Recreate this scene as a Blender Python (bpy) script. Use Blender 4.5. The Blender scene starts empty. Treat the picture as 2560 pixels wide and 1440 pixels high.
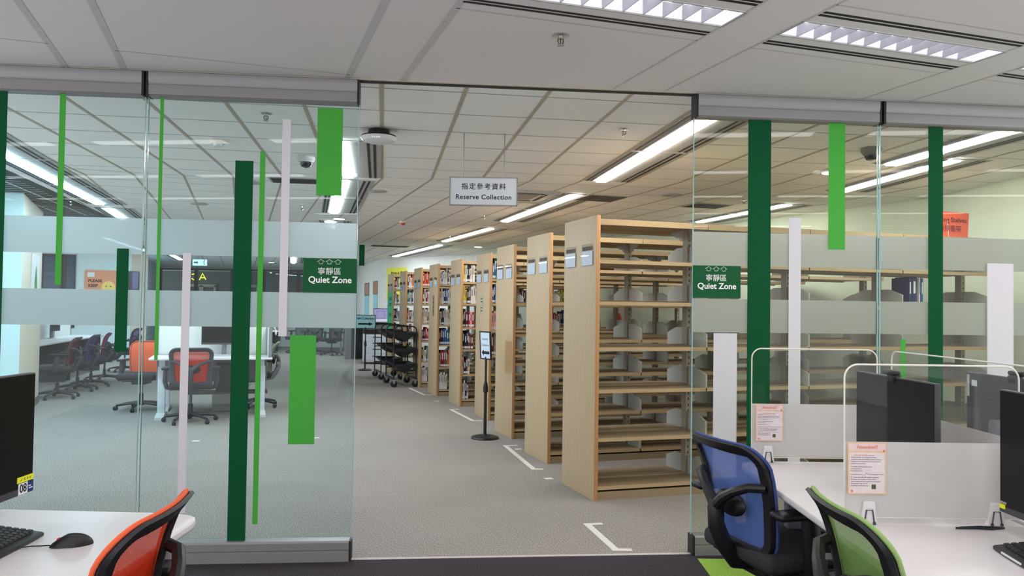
import bpy, bmesh, math, random
from mathutils import Vector, Matrix
random.seed(7)
PI = math.pi
S = bpy.context.scene
COL = S.collection

# ------------------------------------------------------------------ camera
FPX, PITCH, ROLL, EYE = 2035.0, 0.0254, 0.0138, 1.42
cd = bpy.data.cameras.new('camera'); cam = bpy.data.objects.new('camera', cd); COL.objects.link(cam)
cd.sensor_width = 36.0; cd.sensor_fit = 'HORIZONTAL'; cd.lens = 36.0 * FPX / 2560.0; cd.clip_end = 200
fw = Vector((0, math.cos(PITCH), math.sin(PITCH))); up0 = Vector((0, -math.sin(PITCH), math.cos(PITCH))); rt0 = Vector((1, 0, 0))
cr, sr = math.cos(ROLL), math.sin(ROLL)
rt = rt0 * cr + up0 * sr; upv = up0 * cr - rt0 * sr
m = Matrix((rt, upv, -fw)).transposed().to_4x4(); m.translation = Vector((0, 0, EYE))
cam.matrix_world = m
S.camera = cam

# ------------------------------------------------------------------ world, exposure
w = bpy.data.worlds.new('world'); S.world = w; w.use_nodes = True
bgn = w.node_tree.nodes['Background']; bgn.inputs[0].default_value = (0.98, 0.97, 1.0, 1); bgn.inputs[1].default_value = 1.8
S.view_settings.view_transform = 'Standard'
try: S.view_settings.look = 'None'
except Exception: pass
S.view_settings.gamma = 1.0; S.view_settings.use_curve_mapping = False
S.view_settings.exposure = 0.12
cy = S.cycles
cy.max_bounces = 9; cy.diffuse_bounces = 5; cy.glossy_bounces = 4; cy.transmission_bounces = 6; cy.transparent_max_bounces = 32
cy.caustics_reflective = False; cy.caustics_refractive = False; cy.sample_clamp_indirect = 6.0
NEAR_W, FAR_L = 5.0, 44.0          # watts per louvre lamp; radiance of the linear diffusers

# ------------------------------------------------------------------ helpers
def lin(c):
    return tuple(((v / 255.0) / 12.92 if v / 255.0 <= 0.04045 else ((v / 255.0 + 0.055) / 1.055) ** 2.4) for v in c)

def M(name, rgb, rough=0.5, metal=0.0, vary=0.06, scale=40.0, bump=0.0, spec=0.5, stretch=None, alpha=None):
    """principled material whose colour and relief carry a little procedural noise"""
    mt = bpy.data.materials.new(name); mt.use_nodes = True
    nt = mt.node_tree; n = nt.nodes; l = nt.links; b = n['Principled BSDF']
    c = lin(rgb)
    tc = n.new('ShaderNodeTexCoord'); nz = n.new('ShaderNodeTexNoise'); nz.inputs['Scale'].default_value = scale; nz.inputs['Detail'].default_value = 4
    if stretch:
        mp = n.new('ShaderNodeMapping'); mp.inputs['Scale'].default_value = stretch
        l.new(tc.outputs['Object'], mp.inputs['Vector']); l.new(mp.outputs[0], nz.inputs['Vector'])
    else:
        l.new(tc.outputs['Object'], nz.inputs['Vector'])
    rp = n.new('ShaderNodeValToRGB')
    rp.color_ramp.elements[0].position = 0.3; rp.color_ramp.elements[1].position = 0.7
    rp.color_ramp.elements[0].color = tuple(v * (1 - vary) for v in c) + (1,)
    rp.color_ramp.elements[1].color = tuple(min(1, v * (1 + vary)) for v in c) + (1,)
    l.new(nz.outputs['Fac'], rp.inputs[0]); l.new(rp.outputs[0], b.inputs['Base Color'])
    b.inputs['Roughness'].default_value = rough; b.inputs['Metallic'].default_value = metal
    b.inputs['Specular IOR Level'].default_value = spec
    if bump:
        bp = n.new('ShaderNodeBump'); bp.inputs['Strength'].default_value = bump; bp.inputs['Distance'].default_value = 0.01
        l.new(nz.outputs['Fac'], bp.inputs['Height']); l.new(bp.outputs[0], b.inputs['Normal'])
    if alpha is not None: b.inputs['Alpha'].default_value = alpha
    return mt

def emit(name, rgb, strength, sampled=False):
    mt = bpy.data.materials.new(name); mt.use_nodes = True
    nt = mt.node_tree; nt.nodes.clear()
    o = nt.nodes.new('ShaderNodeOutputMaterial'); e = nt.nodes.new('ShaderNodeEmission')
    e.inputs[0].default_value = lin(rgb) + (1,); e.inputs[1].default_value = strength
    nt.links.new(e.outputs[0], o.inputs[0])
    mt.cycles.emission_sampling = 'AUTO' if sampled else 'NONE'
    return mt

def clear_sheet(name, tint, ior=1.28, rough=0.0):
    """thin clear sheet: mirror reflection by Fresnel, otherwise straight through"""
    mt = bpy.data.materials.new(name); mt.use_nodes = True
    nt = mt.node_tree; nt.nodes.clear(); n = nt.nodes; l = nt.links
    o = n.new('ShaderNodeOutputMaterial'); mx = n.new('ShaderNodeMixShader'); t = n.new('ShaderNodeBsdfTransparent'); g = n.new('ShaderNodeBsdfGlossy')
    t.inputs[0].default_value = tuple(tint) + (1,); g.inputs['Roughness'].default_value = rough
    ge = n.new('ShaderNodeNewGeometry'); dp = n.new('ShaderNodeVectorMath'); dp.operation = 'DOT_PRODUCT'; l.new(ge.outputs['Incoming'], dp.inputs[0]); l.new(ge.outputs['Normal'], dp.inputs[1])
    def mth(op, a, b2=None):
        q = n.new('ShaderNodeMath'); q.operation = op; l.new(a, q.inputs[0]) if not isinstance(a, float) else setattr(q.inputs[0], 'default_value', a)
        if b2 is not None: l.new(b2, q.inputs[1]) if not isinstance(b2, float) else setattr(q.inputs[1], 'default_value', b2)
        return q.outputs[0]
    r0 = ((ior - 1) / (ior + 1)) ** 2      # Schlick, the same from either side
    fr = mth('ADD', mth('MULTIPLY', mth('POWER', mth('SUBTRACT', 1.0, mth('ABSOLUTE', dp.outputs['Value'])), 5.0), (1 - r0) * 0.8), r0)
    l.new(fr, mx.inputs[0]); l.new(t.outputs[0], mx.inputs[1]); l.new(g.outputs[0], mx.inputs[2]); l.new(mx.outputs[0], o.inputs[0])
    return mt

def frosted(name, rgb, clear=0.12, trans=0.6, blur=0.0):
    mt = bpy.data.materials.new(name); mt.use_nodes = True
    nt = mt.node_tree; nt.nodes.clear(); n = nt.nodes; l = nt.links
    o = n.new('ShaderNodeOutputMaterial'); a = n.new('ShaderNodeMixShader'); b = n.new('ShaderNodeMixShader')
    d = n.new('ShaderNodeBsdfDiffuse'); t = n.new('ShaderNodeBsdfTranslucent'); p = n.new('ShaderNodeBsdfTransparent')
    nz = n.new('ShaderNodeTexNoise'); nz.inputs['Scale'].default_value = 900
    rp = n.new('ShaderNodeValToRGB'); c = lin(rgb)
    rp.color_ramp.elements[0].color = tuple(v * 0.95 for v in c) + (1,); rp.color_ramp.elements[1].color = c + (1,)
    tc = n.new('ShaderNodeTexCoord'); l.new(tc.outputs['Object'], nz.inputs['Vector'])
    l.new(nz.outputs['Fac'], rp.inputs[0]); l.new(rp.outputs[0], d.inputs[0]); l.new(rp.outputs[0], t.inputs[0])
    a.inputs[0].default_value = trans; l.new(d.outputs[0], a.inputs[1]); l.new(t.outputs[0], a.inputs[2])
    if blur:
        rf = n.new('ShaderNodeBsdfRefraction'); rf.inputs['Roughness'].default_value = 0.75; rf.inputs['IOR'].default_value = 1.25; rf.inputs[0].default_value = (0.93, 0.95, 0.95, 1)
        e = n.new('ShaderNodeMixShader'); e.inputs[0].default_value = blur; l.new(a.outputs[0], e.inputs[1]); l.new(rf.outputs[0], e.inputs[2]); a = e
    b.inputs[0].default_value = clear; l.new(a.outputs[0], b.inputs[1]); l.new(p.outputs[0], b.inputs[2]); l.new(b.outputs[0], o.inputs[0])
    return mt

def netting(name, rgb, cell=0.004, hole=0.21, trans=0.25):
    """woven mesh fabric: coloured threads around small holes, laid out in the sheet's own UVs (metres)"""
    mt = bpy.data.materials.new(name); mt.use_nodes = True
    nt = mt.node_tree; nt.nodes.clear(); n = nt.nodes; l = nt.links
    o = n.new('ShaderNodeOutputMaterial'); mx = n.new('ShaderNodeMixShader'); dm = n.new('ShaderNodeMixShader')
    d = n.new('ShaderNodeBsdfDiffuse'); t = n.new('ShaderNodeBsdfTranslucent'); p = n.new('ShaderNodeBsdfTransparent')
    c = lin(rgb) + (1,); d.inputs[0].default_value = c; t.inputs[0].default_value = c
    uv = n.new('ShaderNodeUVMap'); vo = n.new('ShaderNodeTexVoronoi'); vo.inputs['Scale'].default_value = 1.0 / cell; vo.inputs['Randomness'].default_value = 0.0
    lt = n.new('ShaderNodeMath'); lt.operation = 'LESS_THAN'; lt.inputs[1].default_value = hole
    l.new(uv.outputs[0], vo.inputs['Vector']); l.new(vo.outputs['Distance'], lt.inputs[0])
    dm.inputs[0].default_value = trans; l.new(d.outputs[0], dm.inputs[1]); l.new(t.outputs[0], dm.inputs[2])
    l.new(lt.outputs[0], mx.inputs[0]); l.new(dm.outputs[0], mx.inputs[1]); l.new(p.outputs[0], mx.inputs[2]); l.new(mx.outputs[0], o.inputs[0])
    return mt

class MB:
    def __init__(s): s.bm = bmesh.new(); s.mi = 0
    def face(s, pts):
        f = s.bm.faces.new([s.bm.verts.new(p) for p in pts]); f.material_index = s.mi; return f
    def box(s, a, b, bev=0.0, seg=2):
        x0, y0, z0 = a; x1, y1, z1 = b
        return s.hexa([(x0, y0, z0), (x1, y0, z0), (x1, y1, z0), (x0, y1, z0), (x0, y0, z1), (x1, y0, z1), (x1, y1, z1), (x0, y1, z1)], bev, seg)
    def hexa(s, v, bev=0.0, seg=2):
        vs = [s.bm.verts.new(p) for p in v]; fs = []
        for q in ((3, 2, 1, 0), (4, 5, 6, 7), (0, 1, 5, 4), (1, 2, 6, 5), (2, 3, 7, 6), (3, 0, 4, 7)):
            f = s.bm.faces.new([vs[i] for i in q]); f.material_index = s.mi; fs.append(f)
        if bev:
            es = list({e for f in fs for e in f.edges})
            r = bmesh.ops.bevel(s.bm, geom=es, offset=bev, segments=seg, profile=0.5, affect='EDGES')
            for f in r['faces']: f.material_index = s.mi
        return s
    def prism(s, poly, o, ex, ey, ez, bev=0.0):
        """polygon (a,b) in axes ex,ey at origin o, swept along vector ez"""
        o, ex, ey, ez = Vector(o), Vector(ex), Vector(ey), Vector(ez)
        A = [s.bm.verts.new(o + ex * p[0] + ey * p[1]) for p in poly]; B = [s.bm.verts.new(v.co + ez) for v in A]
        n = len(A); fs = [s.bm.faces.new(A[::-1]), s.bm.faces.new(B)]
        for i in range(n): fs.append(s.bm.faces.new([A[i], A[(i + 1) % n], B[(i + 1) % n], B[i]]))
        for f in fs: f.material_index = s.mi
        if bev:
            es = list({e for f in fs[:2] for e in f.edges})
            r = bmesh.ops.bevel(s.bm, geom=es, offset=bev, segments=2, profile=0.5, affect='EDGES')
            for f in r['faces']: f.material_index = s.mi
        return s
    def tube(s, pts, r, seg=8, closed=False, flat=1.0, cap=True):
        pts = [Vector(p) for p in pts]; n = len(pts)
        rs = r if isinstance(r, (list, tuple)) else [r] * n
        rings = []; ref = None
        for i, p in enumerate(pts):
            a = pts[i - 1] if (i > 0 or closed) else p; b = pts[(i + 1) % n] if (i < n - 1 or closed) else p
            t = (b - a).normalized()
            if ref is None:
                ref = Vector((0, 0, 1)) if abs(t.z) < 0.9 else Vector((1, 0, 0))
            x = (ref - t * ref.dot(t)).normalized(); y = t.cross(x); ref = x
            rings.append([s.bm.verts.new(p + x * rs[i] * math.cos(2 * PI * k / seg) + y * rs[i] * flat * math.sin(2 * PI * k / seg)) for k in range(seg)])
        for i in range(n if closed else n - 1):
            A = rings[i]; B = rings[(i + 1) % n]
            for k in range(seg):
                f = s.bm.faces.new([A[k], A[(k + 1) % seg], B[(k + 1) % seg], B[k]]); f.material_index = s.mi
        if not closed and cap:
            for q in (rings[0][::-1], rings[-1]):
                f = s.bm.faces.new(q); f.material_index = s.mi
        return s
    def lathe(s, prof, seg=20, o=(0, 0, 0), ax='z'):
        rings = []
        for (r, z) in prof:
            ring = []
            for k in range(seg):
                c, d = r * math.cos(2 * PI * k / seg), r * math.sin(2 * PI * k / seg)
                v = (c, d, z) if ax == 'z' else ((z, c, d) if ax == 'x' else (d, z, c))
                ring.append(s.bm.verts.new((o[0] + v[0], o[1] + v[1], o[2] + v[2])))
            rings.append(ring)
        for i in range(len(rings) - 1):
            for k in range(seg):
                f = s.bm.faces.new([rings[i][k], rings[i][(k + 1) % seg], rings[i + 1][(k + 1) % seg], rings[i + 1][k]]); f.material_index = s.mi
        for q, rv in ((rings[0], True), (rings[-1], False)):
            f = s.bm.faces.new(q[::-1] if rv else q); f.material_index = s.mi
        return s
    def ellipsoid(s, c, r, seg=16, rings=10):
        prof = [(max(1e-4, math.cos(-PI / 2 + PI * i / rings)), math.sin(-PI / 2 + PI * i / rings)) for i in range(rings + 1)]
        n0 = len(s.bm.verts); s.lathe(prof, seg); s.bm.verts.ensure_lookup_table()
        for v in s.bm.verts[n0:]: v.co = Vector((c[0] + v.co.x * r[0], c[1] + v.co.y * r[1], c[2] + v.co.z * r[2]))
        return s
    def mesh(s, name, mats, smooth=35, normals=True):
        if normals: bmesh.ops.recalc_face_normals(s.bm, faces=s.bm.faces)
        me = bpy.data.meshes.new(name); s.bm.to_mesh(me); s.bm.free()
        for mt in (mats if isinstance(mats, (list, tuple)) else [mats]): me.materials.append(mt)
        if smooth:
            for p in me.polygons: p.use_smooth = True
            me.set_sharp_from_angle(angle=math.radians(smooth))
        return me
    def build(s, name, mats, parent=None, loc=(0, 0, 0), rot=(0, 0, 0), smooth=35):
        return ob(name, s.mesh(name, mats, smooth), parent, loc, rot)

def ob(name, me, parent=None, loc=(0, 0, 0), rot=(0, 0, 0)):
    o = bpy.data.objects.new(name, me); COL.objects.link(o)
    o.location = loc; o.rotation_euler = rot
    if parent: o.parent = parent
    return o
def tag(o, label, cat, group=None, kind=None):
    o['label'] = label; o['category'] = cat
    if group: o['group'] = group
    if kind: o['kind'] = kind
    return o
def thing(name, label, cat, loc=(0, 0, 0), rz=0.0, group=None):
    o = bpy.data.objects.new(name, None); COL.objects.link(o); o.empty_display_size = 0.1
    o.location = loc; o.rotation_euler = (0, 0, rz)
    return tag(o, label, cat, group)
def struct(o):
    o['kind'] = 'structure'; return o
def dup(src, loc, rz, label, group=None, cat=None):
    def cp(o, par):
        c = o.copy(); COL.objects.link(c)
        if par: c.parent = par
        for k in kids.get(o, []): cp(k, c)
        return c
    kids = {}
    for o in list(COL.objects):
        if o.parent: kids.setdefault(o.parent, []).append(o)
    r = cp(src, None); r.location = loc; r.rotation_euler = (0, 0, rz); r['label'] = label
    if group: r['group'] = group
    if cat: r['category'] = cat
    return r
def text(name, body, size, mt, parent, loc, rot, align='CENTER', bold=0.0, extrude=0.0003, spacing=1.0):
    cu = bpy.data.curves.new(name, 'FONT'); cu.body = body; cu.size = size; cu.align_x = align; cu.align_y = 'CENTER'
    cu.extrude = extrude; cu.offset = bold; cu.space_character = spacing; cu.resolution_u = 3
    t = bpy.data.objects.new(name, cu); me = bpy.data.meshes.new_from_object(t)
    bpy.data.objects.remove(t); bpy.data.curves.remove(cu)
    me.name = name; me.materials.clear(); me.materials.append(mt)
    return ob(name, me, parent, loc, rot)
FRONT = (PI / 2, 0, 0)      # lettering that faces local -y

# ------------------------------------------------------------------ materials
m_white = M('white_laminate', (232, 228, 228), 0.35, vary=0.015)
m_wallw = M('wall_paint', (222, 226, 220), 0.8, vary=0.02, scale=8)
m_wallg = M('wall_paint_green_lit', (206, 213, 190), 0.8, vary=0.02, scale=8)  # white wall with the greenish light on it put into the colour
m_beige = M('beige_panel', (205, 192, 172), 0.7, vary=0.03)
m_tile = M('ceiling_tile', (240, 240, 239), 0.9, vary=0.03, scale=160, bump=0.05)
m_tilen = M('ceiling_panel', (228, 223, 223), 0.85, vary=0.02, scale=120)
m_seam = M('ceiling_seam', (204, 200, 200), 0.8)
m_tbar = M('grid_bar', (178, 168, 150), 0.6)
m_cross = M('grid_cross_line', (128, 124, 118), 0.8)  # thin grey cross joints of the tile grid
m_trimw = M('fixture_enamel', (172, 172, 170), 0.6)
m_slot = M('slot_black', (22, 20, 20), 0.6)
m_alu = M('anodised_aluminium', (142, 140, 141), 0.42, 0.35, vary=0.02, scale=200)
m_alud = M('aluminium_groove', (120, 117, 122), 0.5, 0.3)
m_black = M('black_plastic', (22, 22, 25), 0.45, vary=0.1)
m_blackm = M('black_metal', (26, 26, 28), 0.4, 0.2)
m_dark = M('dark_grey_plastic', (58, 58, 64), 0.5)
m_greyp = M('grey_plastic', (120, 118, 126), 0.5)
m_steel = M('chrome', (190, 190, 195), 0.25, 0.9)
m_screen = M('screen_off', (9, 9, 11), 0.35, spec=0.2)
m_monback = M('monitor_back', (62, 60, 66), 0.55, vary=0.04)
m_wood = M('maple_veneer', (186, 165, 131), 0.5, vary=0.09, scale=9, stretch=(8, 8, 0.55), bump=0.02)
m_woodedge = M('maple_edge', (190, 142, 92), 0.5, vary=0.08, scale=9, stretch=(8, 8, 0.55))
m_woodlip = M('maple_lip', (184, 158, 118), 0.5, vary=0.05, scale=9, stretch=(0.6, 8, 8))
m_woodsh = M('maple_shelf', (156, 136, 106), 0.42, vary=0.05, scale=9, stretch=(0.6, 8, 8))
m_post = M('beige_steel', (158, 148, 130), 0.5, 0.1)
m_brk = M('bracket_steel', (174, 174, 167), 0.5, 0.1)
m_paper = M('paper', (226, 230, 236), 0.8, vary=0.01)
m_ink = M('ink', (30, 30, 34), 0.8)
m_inkg = M('grey_ink', (120, 112, 120), 0.8)
m_dgreen = M('dark_green_vinyl', (4, 78, 44), 0.75, vary=0.02, spec=0.15)
m_lgreen = M('light_green_vinyl', (74, 166, 66), 0.75, vary=0.02, spec=0.15)
m_wvinyl = M('white_vinyl', (208, 206, 211), 0.5, vary=0.01)
m_sgreen = M('sign_green', (28, 88, 52), 0.75, vary=0.03, spec=0.15)
m_wtext = M('white_lettering', (240, 240, 238), 0.6)
m_tape = M('white_tape', (222, 220, 212), 0.7, vary=0.05, scale=60)
m_orange = netting('orange_mesh', (206, 58, 30))
m_orangef = M('orange_fabric', (228, 96, 56), 0.85, vary=0.06, scale=300)
m_blue = netting('blue_mesh', (100, 126, 196))
m_bluef = M('blue_fabric', (58, 78, 138), 0.85, vary=0.06, scale=300)
m_green = netting('green_mesh', (126, 162, 92))
m_greenf = M('green_fabric', (142, 172, 104), 0.85, vary=0.06, scale=300)
m_brown = netting('maroon_mesh', (120, 46, 46)); m_brownf = M('maroon_fabric', (116, 50, 48), 0.85)
m_navy = netting('navy_mesh', (76, 72, 146)); m_navyf = M('navy_fabric', (76, 72, 140), 0.85)
m_greym = netting('grey_mesh', (110, 108, 118)); m_greyf = M('grey_fabric', (112, 110, 122), 0.85)
m_seat = M('black_seat_fabric', (48, 46, 50), 0.9, vary=0.12, scale=400, bump=0.1)
m_seatb = M('brown_seat_fabric', (74, 62, 60), 0.9, vary=0.12, scale=400)
m_acryl = clear_sheet('clear_acrylic', (0.965, 0.97, 0.965))
m_acedge = M('acrylic_edge', (226, 224, 214), 0.35)
m_glassL = clear_sheet('glass_left', (0.915, 0.98, 0.985))
m_glassR = clear_sheet('glass_right', (0.915, 0.93, 0.89))
m_gedge = M('glass_edge', (150, 190, 190), 0.2)
m_frost = frosted('frosted_film', (228, 231, 230), 0.06, 0.55, 0.45)
m_frostp = frosted('frosted_acrylic', (246, 243, 242), 0.03, 0.40)
m_yell = M('yellow_sticker', (226, 232, 40), 0.6)
m_blueS = M('blue_sticker', (30, 46, 110), 0.6)
m_cyan = M('pale_cyan_board', (150, 208, 218), 0.6)
m_red = M('red_paint', (190, 40, 36), 0.5)

# carpet: short loop pile, speckled
def carpet(name, a, b, sc=260.0):
    mt = bpy.data.materials.new(name); mt.use_nodes = True
    nt = mt.node_tree; n = nt.nodes; l = nt.links; p = n['Principled BSDF']; p.inputs['Roughness'].default_value = 0.95; p.inputs['Specular IOR Level'].default_value = 0.15
    tc = n.new('ShaderNodeTexCoord')
    n1 = n.new('ShaderNodeTexNoise'); n1.inputs['Scale'].default_value = sc; n1.inputs['Detail'].default_value = 2
    n2 = n.new('ShaderNodeTexNoise'); n2.inputs['Scale'].default_value = 1.3; n2.inputs['Detail'].default_value = 5
    mp = n.new('ShaderNodeMapping'); mp.inputs['Rotation'].default_value = (0, 0, 0.6); mp.inputs['Scale'].default_value = (1, 0.35, 1)
    l.new(tc.outputs['Object'], mp.inputs['Vector']); l.new(mp.outputs[0], n1.inputs['Vector']); l.new(tc.outputs['Object'], n2.inputs['Vector'])
    rp = n.new('ShaderNodeValToRGB'); rp.color_ramp.elements[0].position = 0.36; rp.color_ramp.elements[1].position = 0.66
    rp.color_ramp.elements[0].color = lin(a) + (1,); rp.color_ramp.elements[1].color = lin(b) + (1,)
    mx = n.new('ShaderNodeMix'); mx.data_type = 'RGBA'; mx.blend_type = 'MULTIPLY'; mx.inputs[0].default_value = 0.35
    r2 = n.new('ShaderNodeValToRGB'); r2.color_ramp.elements[0].position = 0.3; r2.color_ramp.elements[1].position = 0.75; r2.color_ramp.elements[0].color = (0.75, 0.74, 0.73, 1)
    l.new(n1.outputs['Fac'], rp.inputs[0]); l.new(n2.outputs['Fac'], r2.inputs[0]); l.new(rp.outputs[0], mx.inputs[6]); l.new(r2.outputs[0], mx.inputs[7]); l.new(mx.outputs[2], p.inputs['Base Color'])
    bp = n.new('ShaderNodeBump'); bp.inputs['Strength'].default_value = 0.3; bp.inputs['Distance'].default_value = 0.003
    l.new(n1.outputs['Fac'], bp.inputs['Height']); l.new(bp.outputs[0], p.inputs['Normal'])
    return mt
m_carpet = carpet('grey_carpet', (106, 101, 97), (190, 183, 177), 230.0)
m_carpetd = carpet('charcoal_carpet', (48, 44, 48), (74, 68, 72))
m_carpetg = carpet('lime_carpet', (124, 160, 60), (158, 196, 88))

# ------------------------------------------------------------------ frames of reference
TH, DG, ZC = 0.100, 4.7012, 2.71       # glass wall: yaw, distance; ceiling height
gc, gs = math.cos(TH), math.sin(TH)
def GW(u, z, off=0.0): return (u * gc - off * gs, DG + u * gs + off * gc, z)
NA = 0.325                             # yaw of the near ceiling
def NU(U, V, z=ZC): return (U * math.cos(NA) - V * math.sin(NA), U * math.sin(NA) + V * math.cos(NA), z)
SH = 0.3135                            # yaw of the bookcases
se, ce = math.sin(SH), math.cos(SH)

# ------------------------------------------------------------------ floor
b = MB(); b.face([GW(-5.2, 0), GW(5.2, 0), (5.2, 32, 0), (-15, 32, 0), (-12.5, 16, 0)]); struct(b.build('floor', m_carpet, smooth=0))
b = MB(); b.face([(-4.5, -3, 0), (4.8, -3, 0), GW(4.9, 0), GW(-4.5, 0)]); struct(b.build('floor', m_carpetd, smooth=0))
b = MB(); b.box((1.085, 3.55, 0), (3.3, 4.70, 0.004)); b.mi = 0; struct(b.build('floor', m_carpetg, smooth=0))
b = MB(); b.prism([(-0.012, 0), (0.012, 0), (0.006, 0.005), (-0.006, 0.005)], GW(-14, 0), (-gs, gc, 0), (0, 0, 1), (22 * gc, 22 * gs, 0)); struct(b.build('trim_1', M('threshold_strip', (196, 190, 184), 0.5), smooth=0))

# ------------------------------------------------------------------ near ceiling: flat beams and panels on a skewed grid, openings for the louvre lamps
beams = [(-0.92 + 1.485 * k, -0.62 + 1.485 * k) for k in range(-5, 6)]
rows = [3.07 - 1.62 * k for k in range(0, 5)]
HW = 0.10
Us = sorted({v for p in beams for v in p}); Vs = sorted({-7.5, 8.0} | {r - HW for r in rows} | {r + HW for r in rows})
b = MB()
def isbeam(u): return any(p[0] < u < p[1] for p in beams)
for i in range(len(Us) - 1):
    for j in range(len(Vs) - 1):
        um, vm = (Us[i] + Us[i + 1]) / 2, (Vs[j] + Vs[j + 1]) / 2
        if not isbeam(um) and any(abs(vm - r) < HW for r in rows): continue
        b.face([NU(Us[i], Vs[j]), NU(Us[i + 1], Vs[j]), NU(Us[i + 1], Vs[j + 1]), NU(Us[i], Vs[j + 1])])
b.mi = 1
for u in Us:
    sw = 0.017 if u < 1.2 else 0.007
    b.face([NU(u - sw, -7, ZC - 0.001), NU(u + sw, -7, ZC - 0.001), NU(u + sw, 8, ZC - 0.001), NU(u - sw, 8, ZC - 0.001)])
for k, p in enumerate(beams[:-1]):
    q = beams[k + 1]
    vv = ([r + s for r in rows for s in (-0.30, 0.30)] + [4.56])
    for v in vv: b.face([NU(p[1], v - 0.004, ZC - 0.001), NU(q[0], v - 0.004, ZC - 0.001), NU(q[0], v + 0.004, ZC - 0.001), NU(p[1], v + 0.004, ZC - 0.001)])
b.face([(-0.895, 3.55, ZC - 0.0012), (-0.60, 3.50, ZC - 0.0012), (-0.60, 3.507, ZC - 0.0012), (-0.75, 3.53, ZC - 0.0012)]) if False else None
bmesh.ops.bisect_plane(b.bm, geom=list(b.bm.verts) + list(b.bm.edges) + list(b.bm.faces), plane_co=GW(0, ZC, -0.03), plane_no=(-gs, gc, 0), clear_outer=True)
bmesh.ops.bisect_plane(b.bm, geom=list(b.bm.verts) + list(b.bm.edges) + list(b.bm.faces), plane_co=(0, -2.6, 0), plane_no=(0, 1, 0), clear_inner=True)
struct(b.build('ceiling', [m_tilen, m_seam], smooth=0))
# thin beige trim and black track where the two ceilings meet
b = MB(); b.prism([(-0.035, -0.004), (-0.012, -0.004), (-0.012, 0.02), (-0.035, 0.02)], GW(-9, ZC), (-gs, gc, 0), (0, 0, 1), (16 * gc, 16 * gs, 0)); struct(b.build('trim_2', M('ceiling_trim', (190, 182, 166), 0.5), smooth=0))
b = MB(); b.prism([(-0.012, -0.010), (0.02, -0.010), (0.02, 0.02), (-0.012, 0.02)], GW(-9, ZC), (-gs, gc, 0), (0, 0, 1), (16 * gc, 16 * gs, 0)); struct(b.build('trim_3', m_slot, smooth=0))

# ------------------------------------------------------------------ far ceiling: tiles, two grids that meet at a kink
b = MB(); b.face([GW(-14, ZC, 0.02), GW(7, ZC, 0.02), (7, 34, ZC), (-24, 34, ZC)])
YK = 8.15
def bar(p, q, wd, mi, z):
    p, q = Vector(p).to_2d(), Vector(q).to_2d(); d = (q - p).normalized(); nn = Vector((-d.y, d.x)) * wd / 2
    b.mi = mi; b.face([tuple(p - nn) + (z,), tuple(q - nn) + (z,), tuple(q + nn) + (z,), tuple(p + nn) + (z,)])
def fa(a, U, V): return (U * math.cos(a) - V * math.sin(a), U * math.sin(a) + V * math.cos(a))
A1, A2 = 0.157, 0.320
for k in range(-14, 12):
    U = -0.03 + 0.492 * k
    y0 = lambda V: fa(A1, U, V)
    V1 = (YK - U * math.sin(A1)) / math.cos(A1)
    bar(fa(A1, U, 4.3), fa(A1, U, V1), 0.026, 1, ZC - 0.002)
    kx, ky = fa(A1, U, V1)
    # the same bar goes on in the turned grid
    L = 19.0
    bar((kx, ky), (kx - L * math.sin(A2), ky + L * math.cos(A2)), 0.022, 1, ZC - 0.002)
for j in range(0, 8):
    V = 4.83 + 0.555 * j
    bar(fa(A1, -8, V), fa(A1, 6.5, V), 0.007, 2, ZC - 0.0015)
for j in range(0, 30):
    V = 8.75 + 0.56 * j
    bar(fa(A2, -6, V), fa(A2, 9, V), 0.008, 2, ZC - 0.0013)
for f in [f for f in b.bm.faces if f.material_index == 2]:
    pass
bmesh.ops.bisect_plane(b.bm, geom=list(b.bm.verts) + list(b.bm.edges) + list(b.bm.faces), plane_co=GW(0, ZC, 0.02), plane_no=(-gs, gc, 0), clear_inner=True)
struct(b.build('ceiling', [m_tile, m_tbar, m_cross], smooth=0))
# dark open-cell ceiling on the far left
b = MB(); z1 = ZC - 0.004
b.face([(-4.95, 7.9, z1), (-6.05, 12.2, z1), (-9.6, 12.2, z1), (-9.6, 7.0, z1), (-5.0, 7.0, z1)])
for k in range(0, 30):
    a0 = Vector((-4.95, 7.5)) + Vector((-0.25, 0.968)) * 0.165 * k
    bar(a0, a0 + Vector((-4.2, -1.05)), 0.03, 1, z1 - 0.004)
for k in range(0, 14):
    a0 = Vector((-5.15, 7.6)) + Vector((-0.968, -0.25)) * 0.32 * k
    bar(a0, a0 + Vector((-1.12, 4.35)), 0.03, 1, z1 - 0.005)
struct(b.build('ceiling', [m_slot, M('open_cell_grid', (186, 192, 194), 0.6)], smooth=0))

# ------------------------------------------------------------------ walls
def wall(name, pts, mt, z0=0.0, z1=ZC, th=0.1, side=1, base=True):
    b = MB(); pts = [Vector(p) for p in pts]
    for i in range(len(pts) - 1):
        p, q = pts[i], pts[i + 1]; d = (q - p).normalized(); nn = Vector((-d.y, d.x)) * th * side
        v = [p, q, q + nn, p + nn]
        b.hexa([tuple(x) + (z0,) for x in v] + [tuple(x) + (z1,) for x in v])
    return struct(b.build(name, mt, smooth=0))
PW = [(4.95, 4.9), (4.62, 9.0), (-0.72, 19.4)]
wall('wall_right', PW, m_wallg, side=-1)
wall('wall_back', [(-0.72, 19.4), (-3.48, 21.75)], m_wallw, side=-1)
wall('wall_back', [(-3.48, 21.75), (-4.90, 25.7), (-4.9, 29.0)], m_wallw, side=-1)
wall('wall_left', [(-13.4, 19.15), (-9.55, 20.4)], M('wall_paint_cool', (206, 224, 226), 0.8, vary=0.02), side=1)
wall('wall_left', [(-9.55, 20.4), (-9.2, 20.52)], m_beige, side=1)
brick = bpy.data.materials.new('pale_brick'); brick.use_nodes = True
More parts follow.
